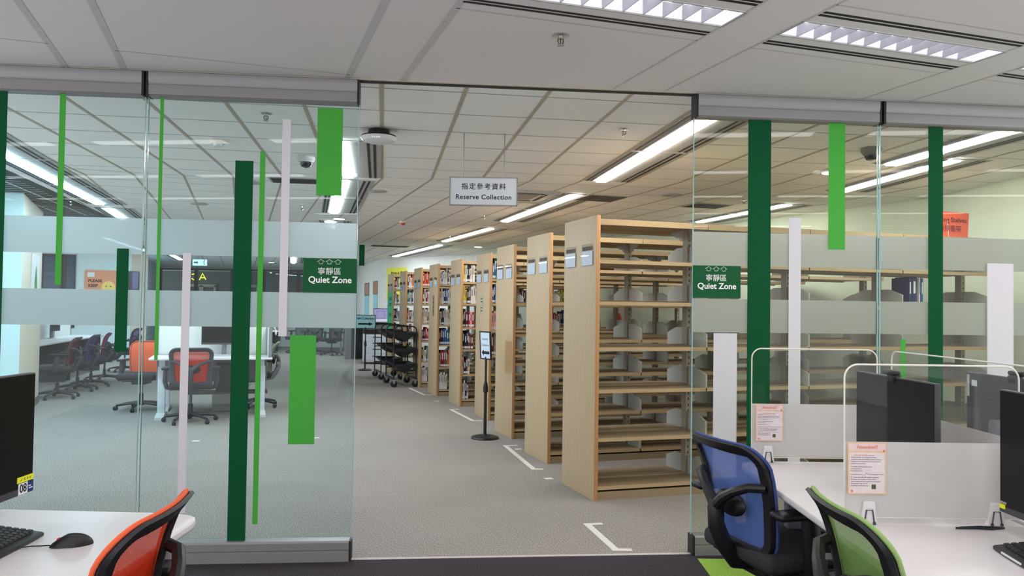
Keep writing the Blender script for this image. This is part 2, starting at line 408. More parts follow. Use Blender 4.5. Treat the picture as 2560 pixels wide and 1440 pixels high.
_n = brick.node_tree.nodes; _bt = _n.new('ShaderNodeTexBrick'); _bt.inputs['Scale'].default_value = 1.0
_bt.inputs['Color1'].default_value = lin((150, 178, 184)) + (1,); _bt.inputs['Color2'].default_value = lin((138, 168, 176)) + (1,); _bt.inputs['Mortar'].default_value = lin((108, 136, 146)) + (1,)
_bt.inputs['Brick Width'].default_value = 0.5; _bt.inputs['Row Height'].default_value = 0.17; _bt.inputs['Mortar Size'].default_value = 0.015
_tc = _n.new('ShaderNodeTexCoord'); _mp = _n.new('ShaderNodeMapping'); _mp.inputs['Rotation'].default_value = (PI / 2, 0, 0)
_sx = _n.new('ShaderNodeSeparateXYZ'); _cx = _n.new('ShaderNodeCombineXYZ')
brick.node_tree.links.new(_tc.outputs['Object'], _sx.inputs[0]); brick.node_tree.links.new(_sx.outputs['Y'], _cx.inputs['X']); brick.node_tree.links.new(_sx.outputs['Z'], _cx.inputs['Y'])
brick.node_tree.links.new(_cx.outputs[0], _bt.inputs['Vector']); brick.node_tree.links.new(_bt.outputs[0], _n['Principled BSDF'].inputs['Base Color'])
wall('wall_left', [(-9.5, 20.55), (-12.2, 28.2)], brick, side=1)
# column block on the left with its brown skirting
CP, CB = Vector((-5.80, 9.62)), Vector((-6.72, 11.62))
cdv = (CB - CP).normalized(); cnv = Vector((-cdv.y, cdv.x))
b = MB()
q = [CP, CB, CB + cnv * 3.0, CP + cnv * 3.0]
b.hexa([tuple(x) + (0,) for x in q] + [tuple(x) + (ZC,) for x in q])
b.bm.faces.ensure_lookup_table()
for f in b.bm.faces:
    f.normal_update()
    if abs(f.normal.dot(Vector((cnv.x, cnv.y, 0)))) > 0.9: f.material_index = 1
struct(b.build('wall_column', [M('wall_paint_blue', (196, 226, 228), 0.8, vary=0.02), m_beige], smooth=0))
b = MB(); q = [CP - cnv * 0.012 - cdv * 0.012, CB - cnv * 0.012 + cdv * 0.012, CB + cdv * 0.012 + cnv * 0.1, CP - cdv * 0.012 + cnv * 0.1]
b.hexa([tuple(x) + (0,) for x in q] + [tuple(x) + (0.1,) for x in q]); struct(b.build('baseboard_left', M('brown_skirting', (104, 88, 72), 0.6), smooth=0))
# glazed rear wall with the dark concourse behind it
m_dark1 = M('concourse_wall', (58, 70, 66), 0.6, vary=0.2, scale=1.5); m_dark2 = M('concourse_dark', (20, 24, 24), 0.5)
wall('wall_back', [(-12.3, 28.2), (-4.9, 28.2)], m_wallw, z0=2.66, z1=ZC, side=1)
wall('wall_back', [(-12.3, 28.2), (-4.9, 28.2)], m_wallw, z0=0, z1=0.75, side=1)
wall('wall_back', [(-14.5, 31.5), (-4.0, 31.5)], m_dark1, side=1)
b = MB()
for x in (-12.2, -10.95, -9.7, -8.6, -7.4, -6.2, -5.0): b.box((x - 0.05, 28.15, 0.75), (x + 0.05, 28.27, 2.66))
b.box((-12.3, 28.15, 2.60), (-4.9, 28.27, 2.66)); b.box((-12.3, 28.15, 0.75), (-4.9, 28.27, 0.80))
wf = struct(b.build('window_1', m_slot, smooth=0))
b = MB(); b.box((-12.3, 28.19, 0.8), (-4.9, 28.21, 2.60)); b.build('pane', m_glassL, wf, smooth=0)
# doors seen across the concourse
for i, (x0, x1, lab) in enumerate([(-12.45, -12.05, 0), (-11.9, -11.5, 0), (-10.2, -9.85, 0)]):
    b = MB(); b.box((x0 - 0.08, 31.36, 0), (x0, 31.5, 2.15)); b.box((x1, 31.36, 0), (x1 + 0.08, 31.5, 2.15)); b.box((x0 - 0.08, 31.36, 2.1), (x1 + 0.08, 31.5, 2.2))
    d = struct(b.build('door_%d' % (i + 1), M('door_frame_%d' % i, (140, 144, 132), 0.6), smooth=0))
    b = MB(); b.box((x0, 31.42, 0), (x1, 31.48, 2.1)); b.build('door_leaf', m_dark2, d, smooth=0)
    b = MB(); b.box((x1 - 0.09, 31.39, 0.95), (x1 - 0.06, 31.42, 1.15)); b.build('door_handle', m_steel, d, smooth=0)
# window in the cool left wall
dv = Vector((-9.55 + 13.4, 20.4 - 19.15)).normalized(); nv = Vector((dv.y, -dv.x))
def LW(s, z, off=0.0):   # along the left wall from its right end, leftwards
    p = Vector((-9.55, 20.4)) - dv * s + nv * off; return (p.x, p.y, z)
def lwbox(b, s0, s1, z0, z1, o0, o1):
    b.hexa([LW(s0, z0, o0), LW(s1, z0, o0), LW(s1, z0, o1), LW(s0, z0, o1), LW(s0, z1, o0), LW(s1, z1, o0), LW(s1, z1, o1), LW(s0, z1, o1)])
b = MB(); lwbox(b, 1.25, 1.28, 0.8, 2.6, 0, 0.03); lwbox(b, 1.96, 2.0, 0.8, 2.6, 0, 0.03); lwbox(b, 1.46, 1.57, 0.8, 2.6, 0, 0.03); lwbox(b, 1.25, 2.0, 0.8, 0.86, 0, 0.03); lwbox(b, 1.25, 2.0, 2.54, 2.6, 0, 0.03)
wf = struct(b.build('window_2', M('window_frame_dark', (58, 54, 50), 0.5), smooth=0))
b = MB(); lwbox(b, 1.28, 1.96, 0.86, 2.54, 0.004, 0.01); b.build('pane', M('blue_night_pane', (34, 66, 84), 0.12, vary=0.5, scale=4, stretch=(0.3, 0.3, 5)), wf, smooth=0)

# ------------------------------------------------------------------ glass wall: four sliding panels
def panel(label, u0, u1, mg, bands, strips, capl, capr, sign=None, bottom=True):
    uc = (u0 + u1) / 2; t = thing('glass_panel', label, 'glass panel', GW(uc, 0), TH, 'sliding glass panels')
    X = lambda u: u - uc
    b = MB(); b.box((X(u0) + 0.004, -0.006, 0.10), (X(u1) - 0.004, 0.006, 2.58)); g = b.build('glass', mg, t, smooth=0)
    b = MB()
    for u in (u0, u1):
        b = MB(); b.box((X(u) - (0.004 if u == u1 else 0), -0.006, 0.114), (X(u) + (0.004 if u == u0 else 0), 0.006, 2.566)); b.build('glass_edge', m_gedge, t, smooth=0)
    # top rail: stepped aluminium profile, bottom rail likewise
    top = [(-0.035, 2.566), (0.035, 2.566), (0.045, 2.60), (0.045, 2.70), (-0.05, 2.70), (-0.05, 2.655), (-0.046, 2.648), (-0.046, 2.632), (-0.042, 2.632), (-0.042, 2.626), (-0.046, 2.626), (-0.046, 2.575)]
    b = MB(); b.prism(top, (X(u0) + capl, 0, 0), (0, 1, 0), (0, 0, 1), (u1 - u0 - capl - capr, 0, 0)); b.build('top_rail', m_alu, t)
    bot = [(-0.045, 0), (0.045, 0), (0.045, 0.10), (0.036, 0.114), (-0.036, 0.114), (-0.045, 0.104), (-0.045, 0.066), (-0.040, 0.062), (-0.040, 0.056), (-0.046, 0.052), (-0.046, 0.0)]
    b = MB(); b.prism(bot, (X(u0) + capl, 0, 0), (0, 1, 0), (0, 0, 1), (u1 - u0 - capl - capr, 0, 0)); b.build('bottom_rail', m_alu, t)
    for u, s, cw in ((u0, 1, capl), (u1, -1, capr)):
        if cw:
            b = MB(); b.box((min(X(u), X(u) + s * cw), -0.048, 2.566), (max(X(u), X(u) + s * cw), 0.045, 2.70)); b.build('end_cap', m_slot, t, smooth=0); b = MB(); b.box((min(X(u), X(u) + s * cw), -0.045, 0.0), (max(X(u), X(u) + s * cw), 0.045, 0.112)); b.build('end_cap', m_slot, t, smooth=0)
    for z0, z1 in bands:
        b = MB(); b.box((X(u0) + 0.006, 0.0065, z0), (X(u1) - 0.006, 0.0080, z1)); o = b.build('frosted_band', m_frost, t, smooth=0); o['label'] = 'frosted white film band'
    for s0, s1, z0, z1, mt, lb in strips:
        b = MB(); b.box((X(s0), -0.0078, z0), (X(s1), -0.0064, z1)); o = b.build('vinyl_strip', mt, t, smooth=0); o['label'] = lb
    if sign:
        a0, a1, z0, z1 = sign; k = (a1 - a0) / 0.295; cx = X((a0 + a1) / 2)
        b = MB(); b.box((X(a0), -0.0105, z0), (X(a1), -0.0082, z1), 0.0008); o = b.build('zone_sign', m_sgreen, t, smooth=0); o['label'] = 'green zone sign with three arrows'
        for j in (-1, 0, 1):   # outlined arrows that point up
            ax, az = cx + j * 0.047 * k - 0.005, z1 - 0.018; r = 0.0165
            pts = [(-1, -0.1), (0, 0.75), (1, -0.1), (0.5, -0.1), (0.5, -0.8), (-0.5, -0.8), (-0.5, -0.1)]
            b = MB(); b.tube([(ax + p[0] * r * 1.2, -0.0108, az + p[1] * r) for p in pts], 0.0013, 6, closed=True); b.build('arrow', m_wtext, o)
        text('lettering', '寧靜區', 0.044 * k, m_wtext, o, (cx - 0.004, -0.0107, z1 - 0.075), FRONT)
        text('lettering', 'Quiet Zone', 0.050 * k, m_wtext, o, (cx, -0.0107, z1 - 0.122), FRONT, bold=0.0011)
    return t
DG_, LG_, WV_ = 'dark green vinyl strip', 'light green vinyl strip', 'white vinyl strip'
BA, BB = (1.692, 1.892), (1.297, 1.495)
panel('glass panel at the left end, behind the black monitor', -4.1, -2.056, m_glassL, [BA, BB],
      [(-2.95, -2.781, 0.12, 2.566, m_dgreen, DG_), (-2.510, -2.478, 1.515, 2.566, m_lgreen, LG_), (-2.189, -2.126, 1.154, 1.722, m_dgreen, DG_)], 0.012, 0.012)
panel('glass panel left of the opening with a green Quiet Zone sign', -2.044, -0.886, m_glassL, [BA, BB],
      [(-1.978, -1.959, 1.11, 2.566, m_lgreen, LG_), (-1.838, -1.794, 0.27, 1.705, m_wvinyl, WV_), (-1.566, -1.468, 0.114, 2.228, m_dgreen, DG_),
       (-1.432, -1.403, 0.204, 2.282, m_lgreen, LG_), (-1.312, -1.267, 1.248, 2.469, m_wvinyl, WV_), (-1.120, -0.978, 2.045, 2.542, m_lgreen, LG_), (-1.247, -1.103, 0.645, 1.255, m_lgreen, LG_)], 0.012, 0.012, (-1.181, -0.885, 1.495, 1.689))
panel('glass panel right of the opening with a green Quiet Zone sign', 1.070, 2.222, m_glassR, [BA, BB],
      [(1.405, 1.546, 0.114, 2.566, m_dgreen, DG_), (1.906, 2.011, 1.803, 2.566, m_lgreen, LG_), (1.660, 1.735, 0.40, 1.987, m_wvinyl, WV_), (1.200, 1.343, 0.30, 1.292, m_wvinyl, WV_)], 0.014, 0.012, (1.071, 1.362, 1.500, 1.691))
panel('glass panel at the right end, behind the desk screens', 2.234, 4.6, m_glassR, [BA, BB],
      [(2.543, 2.638, 0.114, 2.566, m_dgreen, DG_), (2.926, 3.098, 0.35, 1.739, m_wvinyl, WV_), (2.367, 2.397, 0.45, 1.268, m_lgreen, LG_)], 0.014, 0.012)

# ------------------------------------------------------------------ ceiling lamps
def area(name, parent, loc, sx, sy, watts, rgb, rz=0.0):
    l = bpy.data.lights.new(name, 'AREA'); l.shape = 'RECTANGLE'; l.size = sx; l.size_y = sy; l.energy = watts; l.color = rgb
    o = bpy.data.objects.new(name, l); COL.objects.link(o); o.parent = parent; o.location = loc; o.rotation_euler = (0, 0, rz); return o
m_tubeN = emit('tube_glow', (255, 248, 246), 5.0)
m_refl = M('louvre_aluminium', (186, 188, 198), 0.35, 0.5)
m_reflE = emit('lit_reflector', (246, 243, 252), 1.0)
def louvre_meshes():
    L, W = 1.17, 0.19; out = {}
    b = MB(); h = 0.075      # trough, open below
    v = [(-L / 2, -W / 2), (L / 2, -W / 2), (L / 2, W / 2), (-L / 2, W / 2)]; t = [(-L / 2, -W / 2 + 0.03), (L / 2, -W / 2 + 0.03), (L / 2, W / 2 - 0.03), (-L / 2, W / 2 - 0.03)]
    b.face([p + (h,) for p in t][::-1])
    for i in range(4): b.face([v[i] + (0,), t[i] + (h,), t[(i + 1) % 4] + (h,), v[(i + 1) % 4] + (0,)])
    out['reflector'] = b.mesh('reflector', m_reflE, 0, normals=False)
    b = MB(); b.tube([(-L / 2 + 0.02, 0.0, 0.05), (L / 2 - 0.02, 0.0, 0.05)], 0.014, 10); out['tube'] = b.mesh('tube', m_tubeN)
    b = MB()
    for k in range(1, 12):
        x = -L / 2 + L * k / 12
        b.prism([(-0.014, 0.062), (0.014, 0.062), (0.0015, 0.0), (-0.0015, 0.0)], (x, -W / 2 + 0.002, 0), (1, 0, 0), (0, 0, 1), (0, W - 0.004, 0))
    out['louvre'] = b.mesh('louvre', m_refl)
    b = MB()
    for s in (-1, 1):
        b.box((-L / 2 - 0.015, s * (W / 2) - 0.004, -0.003), (L / 2 + 0.015, s * (W / 2) + 0.004, 0.004))
        b.box((s * (L / 2 + 0.008) - 0.007, -W / 2, -0.003), (s * (L / 2 + 0.008) + 0.007, W / 2, 0.004))
    out['rim'] = b.mesh('rim', m_trimw, 0)
    b = MB()
    for s in (-1, 1):
        for o in (0.182, 0.215): b.box((-L / 2, s * o - 0.009, -0.002), (L / 2, s * o + 0.009, 0.001))
    out['slots'] = b.mesh('air_slots', m_slot, 0)
    b = MB(); b.box((L / 2 - 0.05, -W / 2 + 0.004, 0.006), (L / 2 - 0.002, -W / 2 + 0.006, 0.028)); out['tag'] = b.mesh('paper_tag', m_paper, 0)
    return out
LM = louvre_meshes()
for ri, V in enumerate(rows):
    for k in range(len(beams) - 1):
        Uc = (beams[k][1] + beams[k + 1][0]) / 2
        x, y, _ = NU(Uc, V)
        if abs(x) > 6.5 or y > 4.6 or y < -2.3 or (y - x * math.tan(TH) > DG - 0.45): continue
        if ri == 0 and abs(Uc - 1.43) < 0.2: lab = 'white louvre ceiling lamp, cut off by the top edge of the photo'
        elif ri == 0 and abs(Uc - 2.92) < 0.2: lab = 'white louvre ceiling lamp shown whole, at the upper right'
        elif ri == 0 and abs(Uc - 4.40) < 0.2: lab = 'white louvre ceiling lamp just entering at the right edge'
        else: lab = 'white louvre ceiling lamp over the near desks, seen only as a reflection in the glass'
        t = thing('louvre_lamp', lab, 'ceiling lamp', (x, y, ZC), NA, 'louvre ceiling lamps')
        ob('reflector', LM['reflector'], t); ob('lamp_tube', LM['tube'], t); ob('louvre', LM['louvre'], t); ob('rim', LM['rim'], t); ob('air_slot', LM['slots'], t)
        if ri == 0: ob('paper_tag', LM['tag'], t)
        area('lamp_light', t, (0, 0, -0.006), 1.10, 0.15, NEAR_W, (1.0, 0.965, 0.965))

m_dif = emit('diffuser_glow', (246, 250, 255), FAR_L, True); m_difc = emit('diffuser_glow_cool', (206, 238, 255), FAR_L * 1.4, True); m_difw = emit('diffuser_glow_warm', (255, 250, 243), FAR_L, True)
def linear_lamp(p, q, label, tone='n', wd=0.10, watts=None, inset=0.015):
    p, q = Vector(p), Vector(q); c = (p + q) / 2; L = (q - p).length; rz = math.atan2(q.y - p.y, q.x - p.x) - PI / 2
    t = thing('linear_lamp', label, 'ceiling lamp', (c.x, c.y, ZC), rz, 'linear ceiling lamps')
    b = MB(); b.box((-0.17, -L / 2, -0.007), (0.32, L / 2, -0.0025)); b.build('lamp_panel', m_trimw, t, smooth=0)
    md = {'n': m_dif, 'c': m_difc, 'w': m_difw}[tone]; col = {'n': (1, 0.98, 0.93), 'c': (0.86, 0.96, 1.0), 'w': (1.0, 0.93, 0.80), 'g': (0.96, 1, 0.9)}[tone]
    b = MB(); b.box((-wd / 2, -L / 2 + inset, -0.020), (wd / 2, L / 2 - inset, -0.007)); b.build('diffuser', md, t, smooth=0)
    for xs in ((-0.145, -0.105), (0.215, 0.265)):
        b = MB()
        for x in xs: b.box((x - 0.012, -L / 2 + 0.01, -0.009), (x + 0.012, L / 2 - 0.01, -0.006))
        b.build('air_slot', m_slot, t, smooth=0)
    return t
def run(p, q, n, labels, tone, gap=0.05, **k):
    p, q = Vector(p), Vector(q); d = (q - p) / n; g = d.normalized() * gap / 2
    for i in range(n): linear_lamp(p + d * i + g, p + d * (i + 1) - g, labels[i], tone if isinstance(tone, str) else tone[i], **k)
run((1.36, 4.98), (0.865, 8.12), 2, ['bright linear lamp above the first bookcase, nearest the glass wall', 'bright linear lamp above the first bookcase, ending over its end panel'], 'w')
run((0.72, 9.02), (-0.13, 11.98), 2, ['linear lamp right of the hanging sign, nearer of two', 'linear lamp right of the hanging sign, farther of two'], 'w')
run((-0.34, 13.0), (-1.33, 15.72), 2, ['linear lamp beyond the hanging sign, left of the stand-up bookcase row, nearer half', 'linear lamp beyond the hanging sign over the middle bookcases, farther half'], 'w')
run((-1.47, 16.6), (-3.0, 20.6), 3, ['linear lamp near the rear wall, nearest of three in line', 'linear lamp near the rear wall, middle of three in line', 'linear lamp near the rear wall, farthest of three in line'], ['c', 'n', 'n'])
linear_lamp((-1.35, 6.28), (-1.64, 8.05), 'linear lamp beside the wireless router, behind the wide light green strip at the top', 'n')
run((-1.72, 8.2), (-2.47, 11.2), 2, ['linear lamp beyond the light green strip above the Quiet Zone sign, nearer half', 'linear lamp above the Quiet Zone sign, farther half'], 'n')
linear_lamp((-2.75, 12.2), (-2.95, 13.3), 'short linear lamp just above the upper frosted band', 'n')
run((-4.05, 5.6), (-5.36, 10.55), 3, ['linear lamp at the far left edge, mostly behind a dark green strip', 'cool white linear lamp on the far left beside the open-cell ceiling, nearer half', 'cool white linear lamp on the far left, farther half'], ['c', 'c', 'c'])
linear_lamp((-5.47, 10.95), (-5.95, 12.45), 'short cool white linear lamp at the end of the far left line', 'c')
linear_lamp((3.50, 5.35), (3.24, 6.98), 'linear lamp upper right behind the second glass panel', 'n')
linear_lamp((3.66, 6.7), (3.45, 8.55), 'linear lamp upper right, below the one nearest the glass', 'n')
run((3.28, 9.6), (2.66, 11.7), 2, ['linear lamp above the far end of the bookcases, nearer half', 'linear lamp above the far end of the bookcases, farther half'], 'n')
run((-5.6, 20.8), (-6.6, 24.5), 2, ['linear lamp in the rear hall left of the white wall, nearer', 'linear lamp in the rear hall left of the white wall, farther'], 'n')
linear_lamp((-8.95, 21.4), (-9.55, 23.4), 'linear lamp in the rear hall beside the pale brick wall', 'c')
run((-8.0, 16.0), (-8.9, 19.6), 2, ['linear lamp over the left rear desks, nearer', 'linear lamp over the left rear desks, farther'], 'c')

# ------------------------------------------------------------------ bookcases
W_, H_ = 0.6365, 2.13
BAY = 0.955
TIERS = [0.104, 0.462, 0.823, 1.139, 1.484, 1.797]
def lipf(b):
    bmesh.ops.recalc_face_normals(b.bm, faces=b.bm.faces)
    for f in b.bm.faces:
        if abs(f.normal.y) > 0.8 and f.calc_center_median().z < -0.005: f.material_index = 1
def bookcase_meshes():
    o = {}
    b = MB(); b.box((0.0, -0.003, 0.0), (0.034, W_ + 0.003, H_), 0.002)
    b.bm.normal_update()
    for f in b.bm.faces:
        if f.normal.y < -0.8 or f.normal.z > 0.8: f.material_index = 1
    o['end'] = b.mesh('end_panel', [m_wood, m_woodedge])
    L = BAY - 0.012
    hw = W_ / 2 - 0.03
    prof = [(0, -0.028), (0.016, -0.028), (0.016, -0.018), (hw, -0.018), (hw, 0.012), (hw - 0.012, 0.012), (hw - 0.012, 0.0), (0, 0.0)]
    b = MB(); b.prism(prof, (0.006, 0.008, 0), (0, 1, 0), (0, 0, 1), (L, 0, 0)); lipf(b); o['shelf'] = b.mesh('shelf', [m_woodsh, m_woodlip], 0)
    b = MB(); b.prism([(0, -0.045), (0.02, -0.045), (0.02, -0.02), (W_ - 0.02, -0.02), (W_ - 0.02, -0.045), (W_, -0.045), (W_, 0), (0, 0)], (0.003, 0, 0), (0, 1, 0), (0, 0, 1), (BAY - 0.006, 0, 0)); lipf(b); o['top'] = b.mesh('canopy', [m_woodsh, m_woodlip], 0)
    b = MB(); b.box((-0.022, W_ / 2 - 0.035, 0), (0.022, W_ / 2 + 0.035, 2.06))
    b.mi = 1
    for k in range(40): b.box((-0.004, W_ / 2 - 0.0362, 0.12 + 0.048 * k), (0.004, W_ / 2 - 0.0348, 0.14 + 0.048 * k))
    o['post'] = b.mesh('post', [m_post, m_slot], 0)
    b = MB(); b.prism([(0.01, -0.002), (0.01, 0.10), (0.16, 0.148), (0.275, 0.148), (0.275, -0.002)], (-0.007, 0, 0), (0, 1, 0), (0, 0, 1), (0.014, 0, 0)); o['brk'] = b.mesh('shelf_bracket', m_brk, 0)
    b = MB(); b.prism([(0.04, 0), (0.05, -0.022), (0.10, -0.028), (0.13, -0.05), (0.19, -0.055), (0.22, -0.085), (0.285, -0.085), (0.285, 0)], (-0.006, 0, 0), (0, 1, 0), (0, 0, 1), (0.012, 0, 0)); o['cor'] = b.mesh('canopy_bracket', m_brk, 0)
    b = MB(); b.box((-0.010, 0, 0), (0.0, 0.215, 0.165)); o['hold'] = b.mesh('sign_holder', m_acryl, 0)
    b = MB(); b.box((-0.0065, 0.004, 0.004), (-0.0035, 0.211, 0.112)); b.mi = 1
    for k in range(9): b.box((-0.0062, 0.012 + 0.022 * k, 0.120), (-0.0035, 0.012 + 0.022 * k + 0.006 + 0.008 * ((k * 7) % 3) / 2, 0.148))
    o['card'] = b.mesh('call_number_card', [M('card', (206, 220, 238), 0.5), M('card_ink', (104, 96, 84), 0.7)], 0)
    return o
BM_ = bookcase_meshes()
ORD = ['first', 'second', 'third', 'fourth', 'fifth', 'sixth', 'seventh', 'eighth', 'ninth']
BASE = [(0.625, 6.078, 4), (0.343, 7.510, 4), (0.015, 8.923, 4), (-0.284, 10.343, 3), (-0.736, 11.750, 3), (-1.198, 13.123, 3), (-1.617, 14.438, 2), (-2.07, 15.84, 2), (-2.527, 17.246, 2)]
cases = []
for k, (x, y, n) in enumerate(BASE):
    extra = ['with empty shelves, nearest the glass wall', 'with empty shelves', 'behind the arrow sign stand', 'standing partly behind the arrow sign', 'holding yellow and black books', 'with a small dark label on its end', 'beside the black book trolleys', 'beyond the black book trolleys', 'with a green poster on its end'][k]
    t = thing('bookcase', 'maple bookcase %s, %s from the glass wall' % (extra, ORD[k]), 'bookcase', (x, y, 0), SH, 'library bookcases')
    cases.append(t)
    ep = ob('end_panel', BM_['end'], t)
    for yy in (0.05, 0.385):
        h = ob('sign_holder', BM_['hold'], ep, (0, yy, 1.755)); ob('call_number_card', BM_['card'], h)
    for i in range(n):
        x0 = BAY * i
        for z in TIERS:
            ob('shelf', BM_['shelf'], t, (x0, 0, z)); ob('shelf', BM_['shelf'], t, (x0 + BAY, W_, z), (0, 0, PI))
        ob('canopy', BM_['top'], t, (x0, 0, 2.105))
    for i in range(n):
        xp = BAY * (i + 1)
        ob('post', BM_['post'], t, (xp, 0, 0))
        for z in TIERS:
            ob('shelf_bracket', BM_['brk'], t, (xp, 0, z)); ob('shelf_bracket', BM_['brk'], t, (xp, W_, z), (0, 0, PI))
        ob('canopy_bracket', BM_['cor'], t, (xp, 0, 2.085)); ob('canopy_bracket', BM_['cor'], t, (xp, W_, 2.085), (0, 0, PI))
    ob('post', BM_['post'], t, (0.058, 0, 0))
    for yy in (0.012, W_ - 0.026):
        b = MB(); b.box((0.034, yy, 0), (BAY * n, yy + 0.014, 0.062)); b.build('kick_plate', m_woodsh, t, smooth=0)
# green poster and small plates on end panels
def endpart(k, name, y0, y1, z0, z1, mt, lab=None, th=0.002):
    b = MB(); b.box((-th - 0.001, y0, z0), (-0.0005, y1, z1)); o = b.build(name, mt, cases[k], smooth=0)
    if lab: o['label'] = lab
    return o
gp = endpart(8, 'poster', 0.01, 0.62, 0.86, 1.745, M('emerald_poster', (40, 196, 128), 0.5), 'bright green poster')
for z in (1.56, 1.44, 1.22):
    b = MB(); b.box((-0.0045, 0.12, z), (-0.0032, 0.42, z + 0.07)); b.build('poster_text', M('poster_ink', (24, 120, 84), 0.6), gp, smooth=0)
o = endpart(5, 'small_label', 0.24, 0.34, 1.28, 1.62, M('label_brown', (128, 104, 74), 0.5), 'small dark lettered label')
for z in (1.36, 1.42, 1.50, 1.56):
    b = MB(); b.box((-0.0045, 0.25, z), (-0.0032, 0.33, z + 0.012)); b.build('label_text', m_ink, o, smooth=0)
o = endpart(3, 'small_label', 0.30, 0.42, 1.35, 1.60, M('label_grey', (172, 170, 150), 0.5), 'small pale label')
for z in (1.38, 1.42, 1.50, 1.54):
    b = MB(); b.box((-0.0045, 0.32, z), (-0.0032, 0.40, z + 0.012)); b.build('label_text', m_ink, o, smooth=0)
endpart(2, 'dark_patch', 0.02, 0.26, 0.70, 1.06, M('patch_brown', (176, 140, 98), 0.6), 'darker rectangular patch', 0.0008)  # darker brown rectangle on the third end panel

# ------------------------------------------------------------------ books
BC = {'white': (226, 222, 218), 'cream': (216, 204, 180), 'grey': (150, 148, 150), 'black': (30, 28, 32), 'navy': (36, 48, 92), 'blue': (54, 96, 158), 'teal': (40, 120, 120), 'green': (60, 124, 66), 'yellow': (222, 196, 50), 'orange': (220, 96, 40), 'red': (190, 44, 44), 'maroon': (104, 36, 40), 'brown': (120, 84, 60), 'pink': (226, 168, 178), 'purple': (92, 60, 120)}
m_pages = M('page_block', (226, 216, 196), 0.9)
bmats = {k: M('book_%s' % k, v, 0.55, vary=0.1, scale=60) for k, v in BC.items()}
bookmesh = {}
def book_mesh(col, th, h, d):
    key = (col, th, h, d)
    if key not in bookmesh:
        b = MB(); b.box((0, 0, 0), (th, 0.006, h), 0.0012)          # spine
        b.box((0, 0.004, 0), (0.002, d, h)); b.box((th - 0.002, 0.004, 0), (th, d, h))
        b.mi = 1; b.box((0.002, 0.006, 0.003), (th - 0.002, d - 0.005, h - 0.003))
        b.mi = 2; b.box((0.001, -0.0006, 0.012), (th - 0.001, 0.0, 0.044))
        b.mi = 3; b.box((th * 0.3, -0.0005, h * 0.45), (th * 0.7, 0.0, h * 0.85))
        bookmesh[key] = b.mesh('book', [bmats[col], m_pages, m_paper, m_wtext if col in ('black', 'navy', 'maroon', 'red', 'blue', 'green', 'teal', 'purple', 'brown') else m_inkg], 0)
    return bookmesh[key]
TN = ['bottom shelf', 'second shelf up', 'third shelf up', 'fourth shelf up', 'fifth shelf up', 'top shelf']
def shelve(k, tier, s0, cols, hmin=0.20, hmax=0.27, where='end bay'):
    s = s0
    e, d = Vector((ce, se, 0)), Vector((-se, ce, 0)); p0 = Vector(BASE[k][:2] + (0,))
    for col in cols:
        th = random.choice((0.018, 0.022, 0.026, 0.032)); h = random.choice((hmin, hmin + (hmax - hmin) / 3, hmin + 2 * (hmax - hmin) / 3, hmax)); dd = random.choice((0.16, 0.18, 0.2))
        p = p0 + e * s + d * (0.03 + random.uniform(0, 0.02)) + Vector((0, 0, TIERS[tier] + 0.0005))
        o = ob('book', book_mesh(col, th, round(h, 3), dd), None, p, (0, 0, SH))
        sz = ('thick ' if th > 0.03 else '') + ('tall ' if h > hmin + (hmax - hmin) * 0.6 else '')
        tag(o, '%s%s book on the %s of the %s bookcase, %s' % (sz, col, TN[tier], ORD[k], where), 'book', 'books on the %s of the %s bookcase, %s' % (TN[tier], ORD[k], where))
        s += th + 0.0015
    return s
X0 = 0.045
for tier, cols in {5: ['white', 'blue', 'white', 'cream', 'white', 'white', 'black', 'white'], 4: ['white', 'cream', 'white', 'navy', 'blue', 'white', 'cream', 'white'], 3: ['white', 'black', 'navy', 'cream', 'white', 'cream', 'cream', 'white'],
                   2: ['maroon', 'black', 'blue', 'blue', 'teal', 'blue', 'navy', 'cream'], 1: ['cream', 'red', 'maroon', 'red', 'teal', 'yellow', 'orange', 'white'], 0: ['white', 'white', 'white', 'cream', 'white', 'white']}.items(): shelve(5, tier, X0, cols)
for tier, cols in {5: ['yellow', 'white', 'black', 'black', 'cream', 'white', 'white'], 4: ['yellow', 'yellow', 'black', 'brown', 'white', 'white', 'pink'], 3: ['black', 'black', 'maroon', 'black', 'red', 'pink', 'red'],
                   2: ['black', 'black', 'black', 'maroon', 'brown', 'maroon'], 1: ['white', 'black', 'maroon', 'cream'], 0: ['cream', 'white', 'black', 'white']}.items(): shelve(4, tier, X0, cols)
for tier, cols in {5: ['red', 'orange', 'red', 'orange', 'orange'], 4: ['maroon', 'white', 'maroon', 'pink', 'white'], 3: ['cream', 'white', 'cream', 'brown', 'brown'], 2: ['blue', 'navy', 'red', 'red', 'yellow'], 1: ['black', 'white', 'white', 'green', 'grey'], 0: ['white', 'white', 'white', 'white']}.items(): shelve(6, tier, X0, cols)
for tier, cols in {5: ['maroon', 'white', 'white', 'orange', 'yellow'], 4: ['green', 'teal', 'white', 'blue', 'navy'], 3: ['red', 'white', 'maroon', 'white', 'white'], 2: ['blue', 'white', 'red', 'cream'], 1: ['orange', 'brown', 'cream', 'white']}.items(): shelve(7, tier, X0, cols)
for tier, cols in {5: ['maroon', 'red', 'grey', 'teal'], 4: ['grey', 'white', 'grey', 'brown'], 3: ['black', 'maroon', 'white', 'grey'], 2: ['navy', 'white', 'brown']}.items(): shelve(8, tier, X0, cols)
for tier, cols in {5: ['blue', 'teal', 'navy'], 4: ['blue', 'navy', 'white'], 3: ['pink', 'pink', 'red', 'blue'], 2: ['maroon', 'grey', 'pink']}.items(): shelve(3, tier, X0, cols)
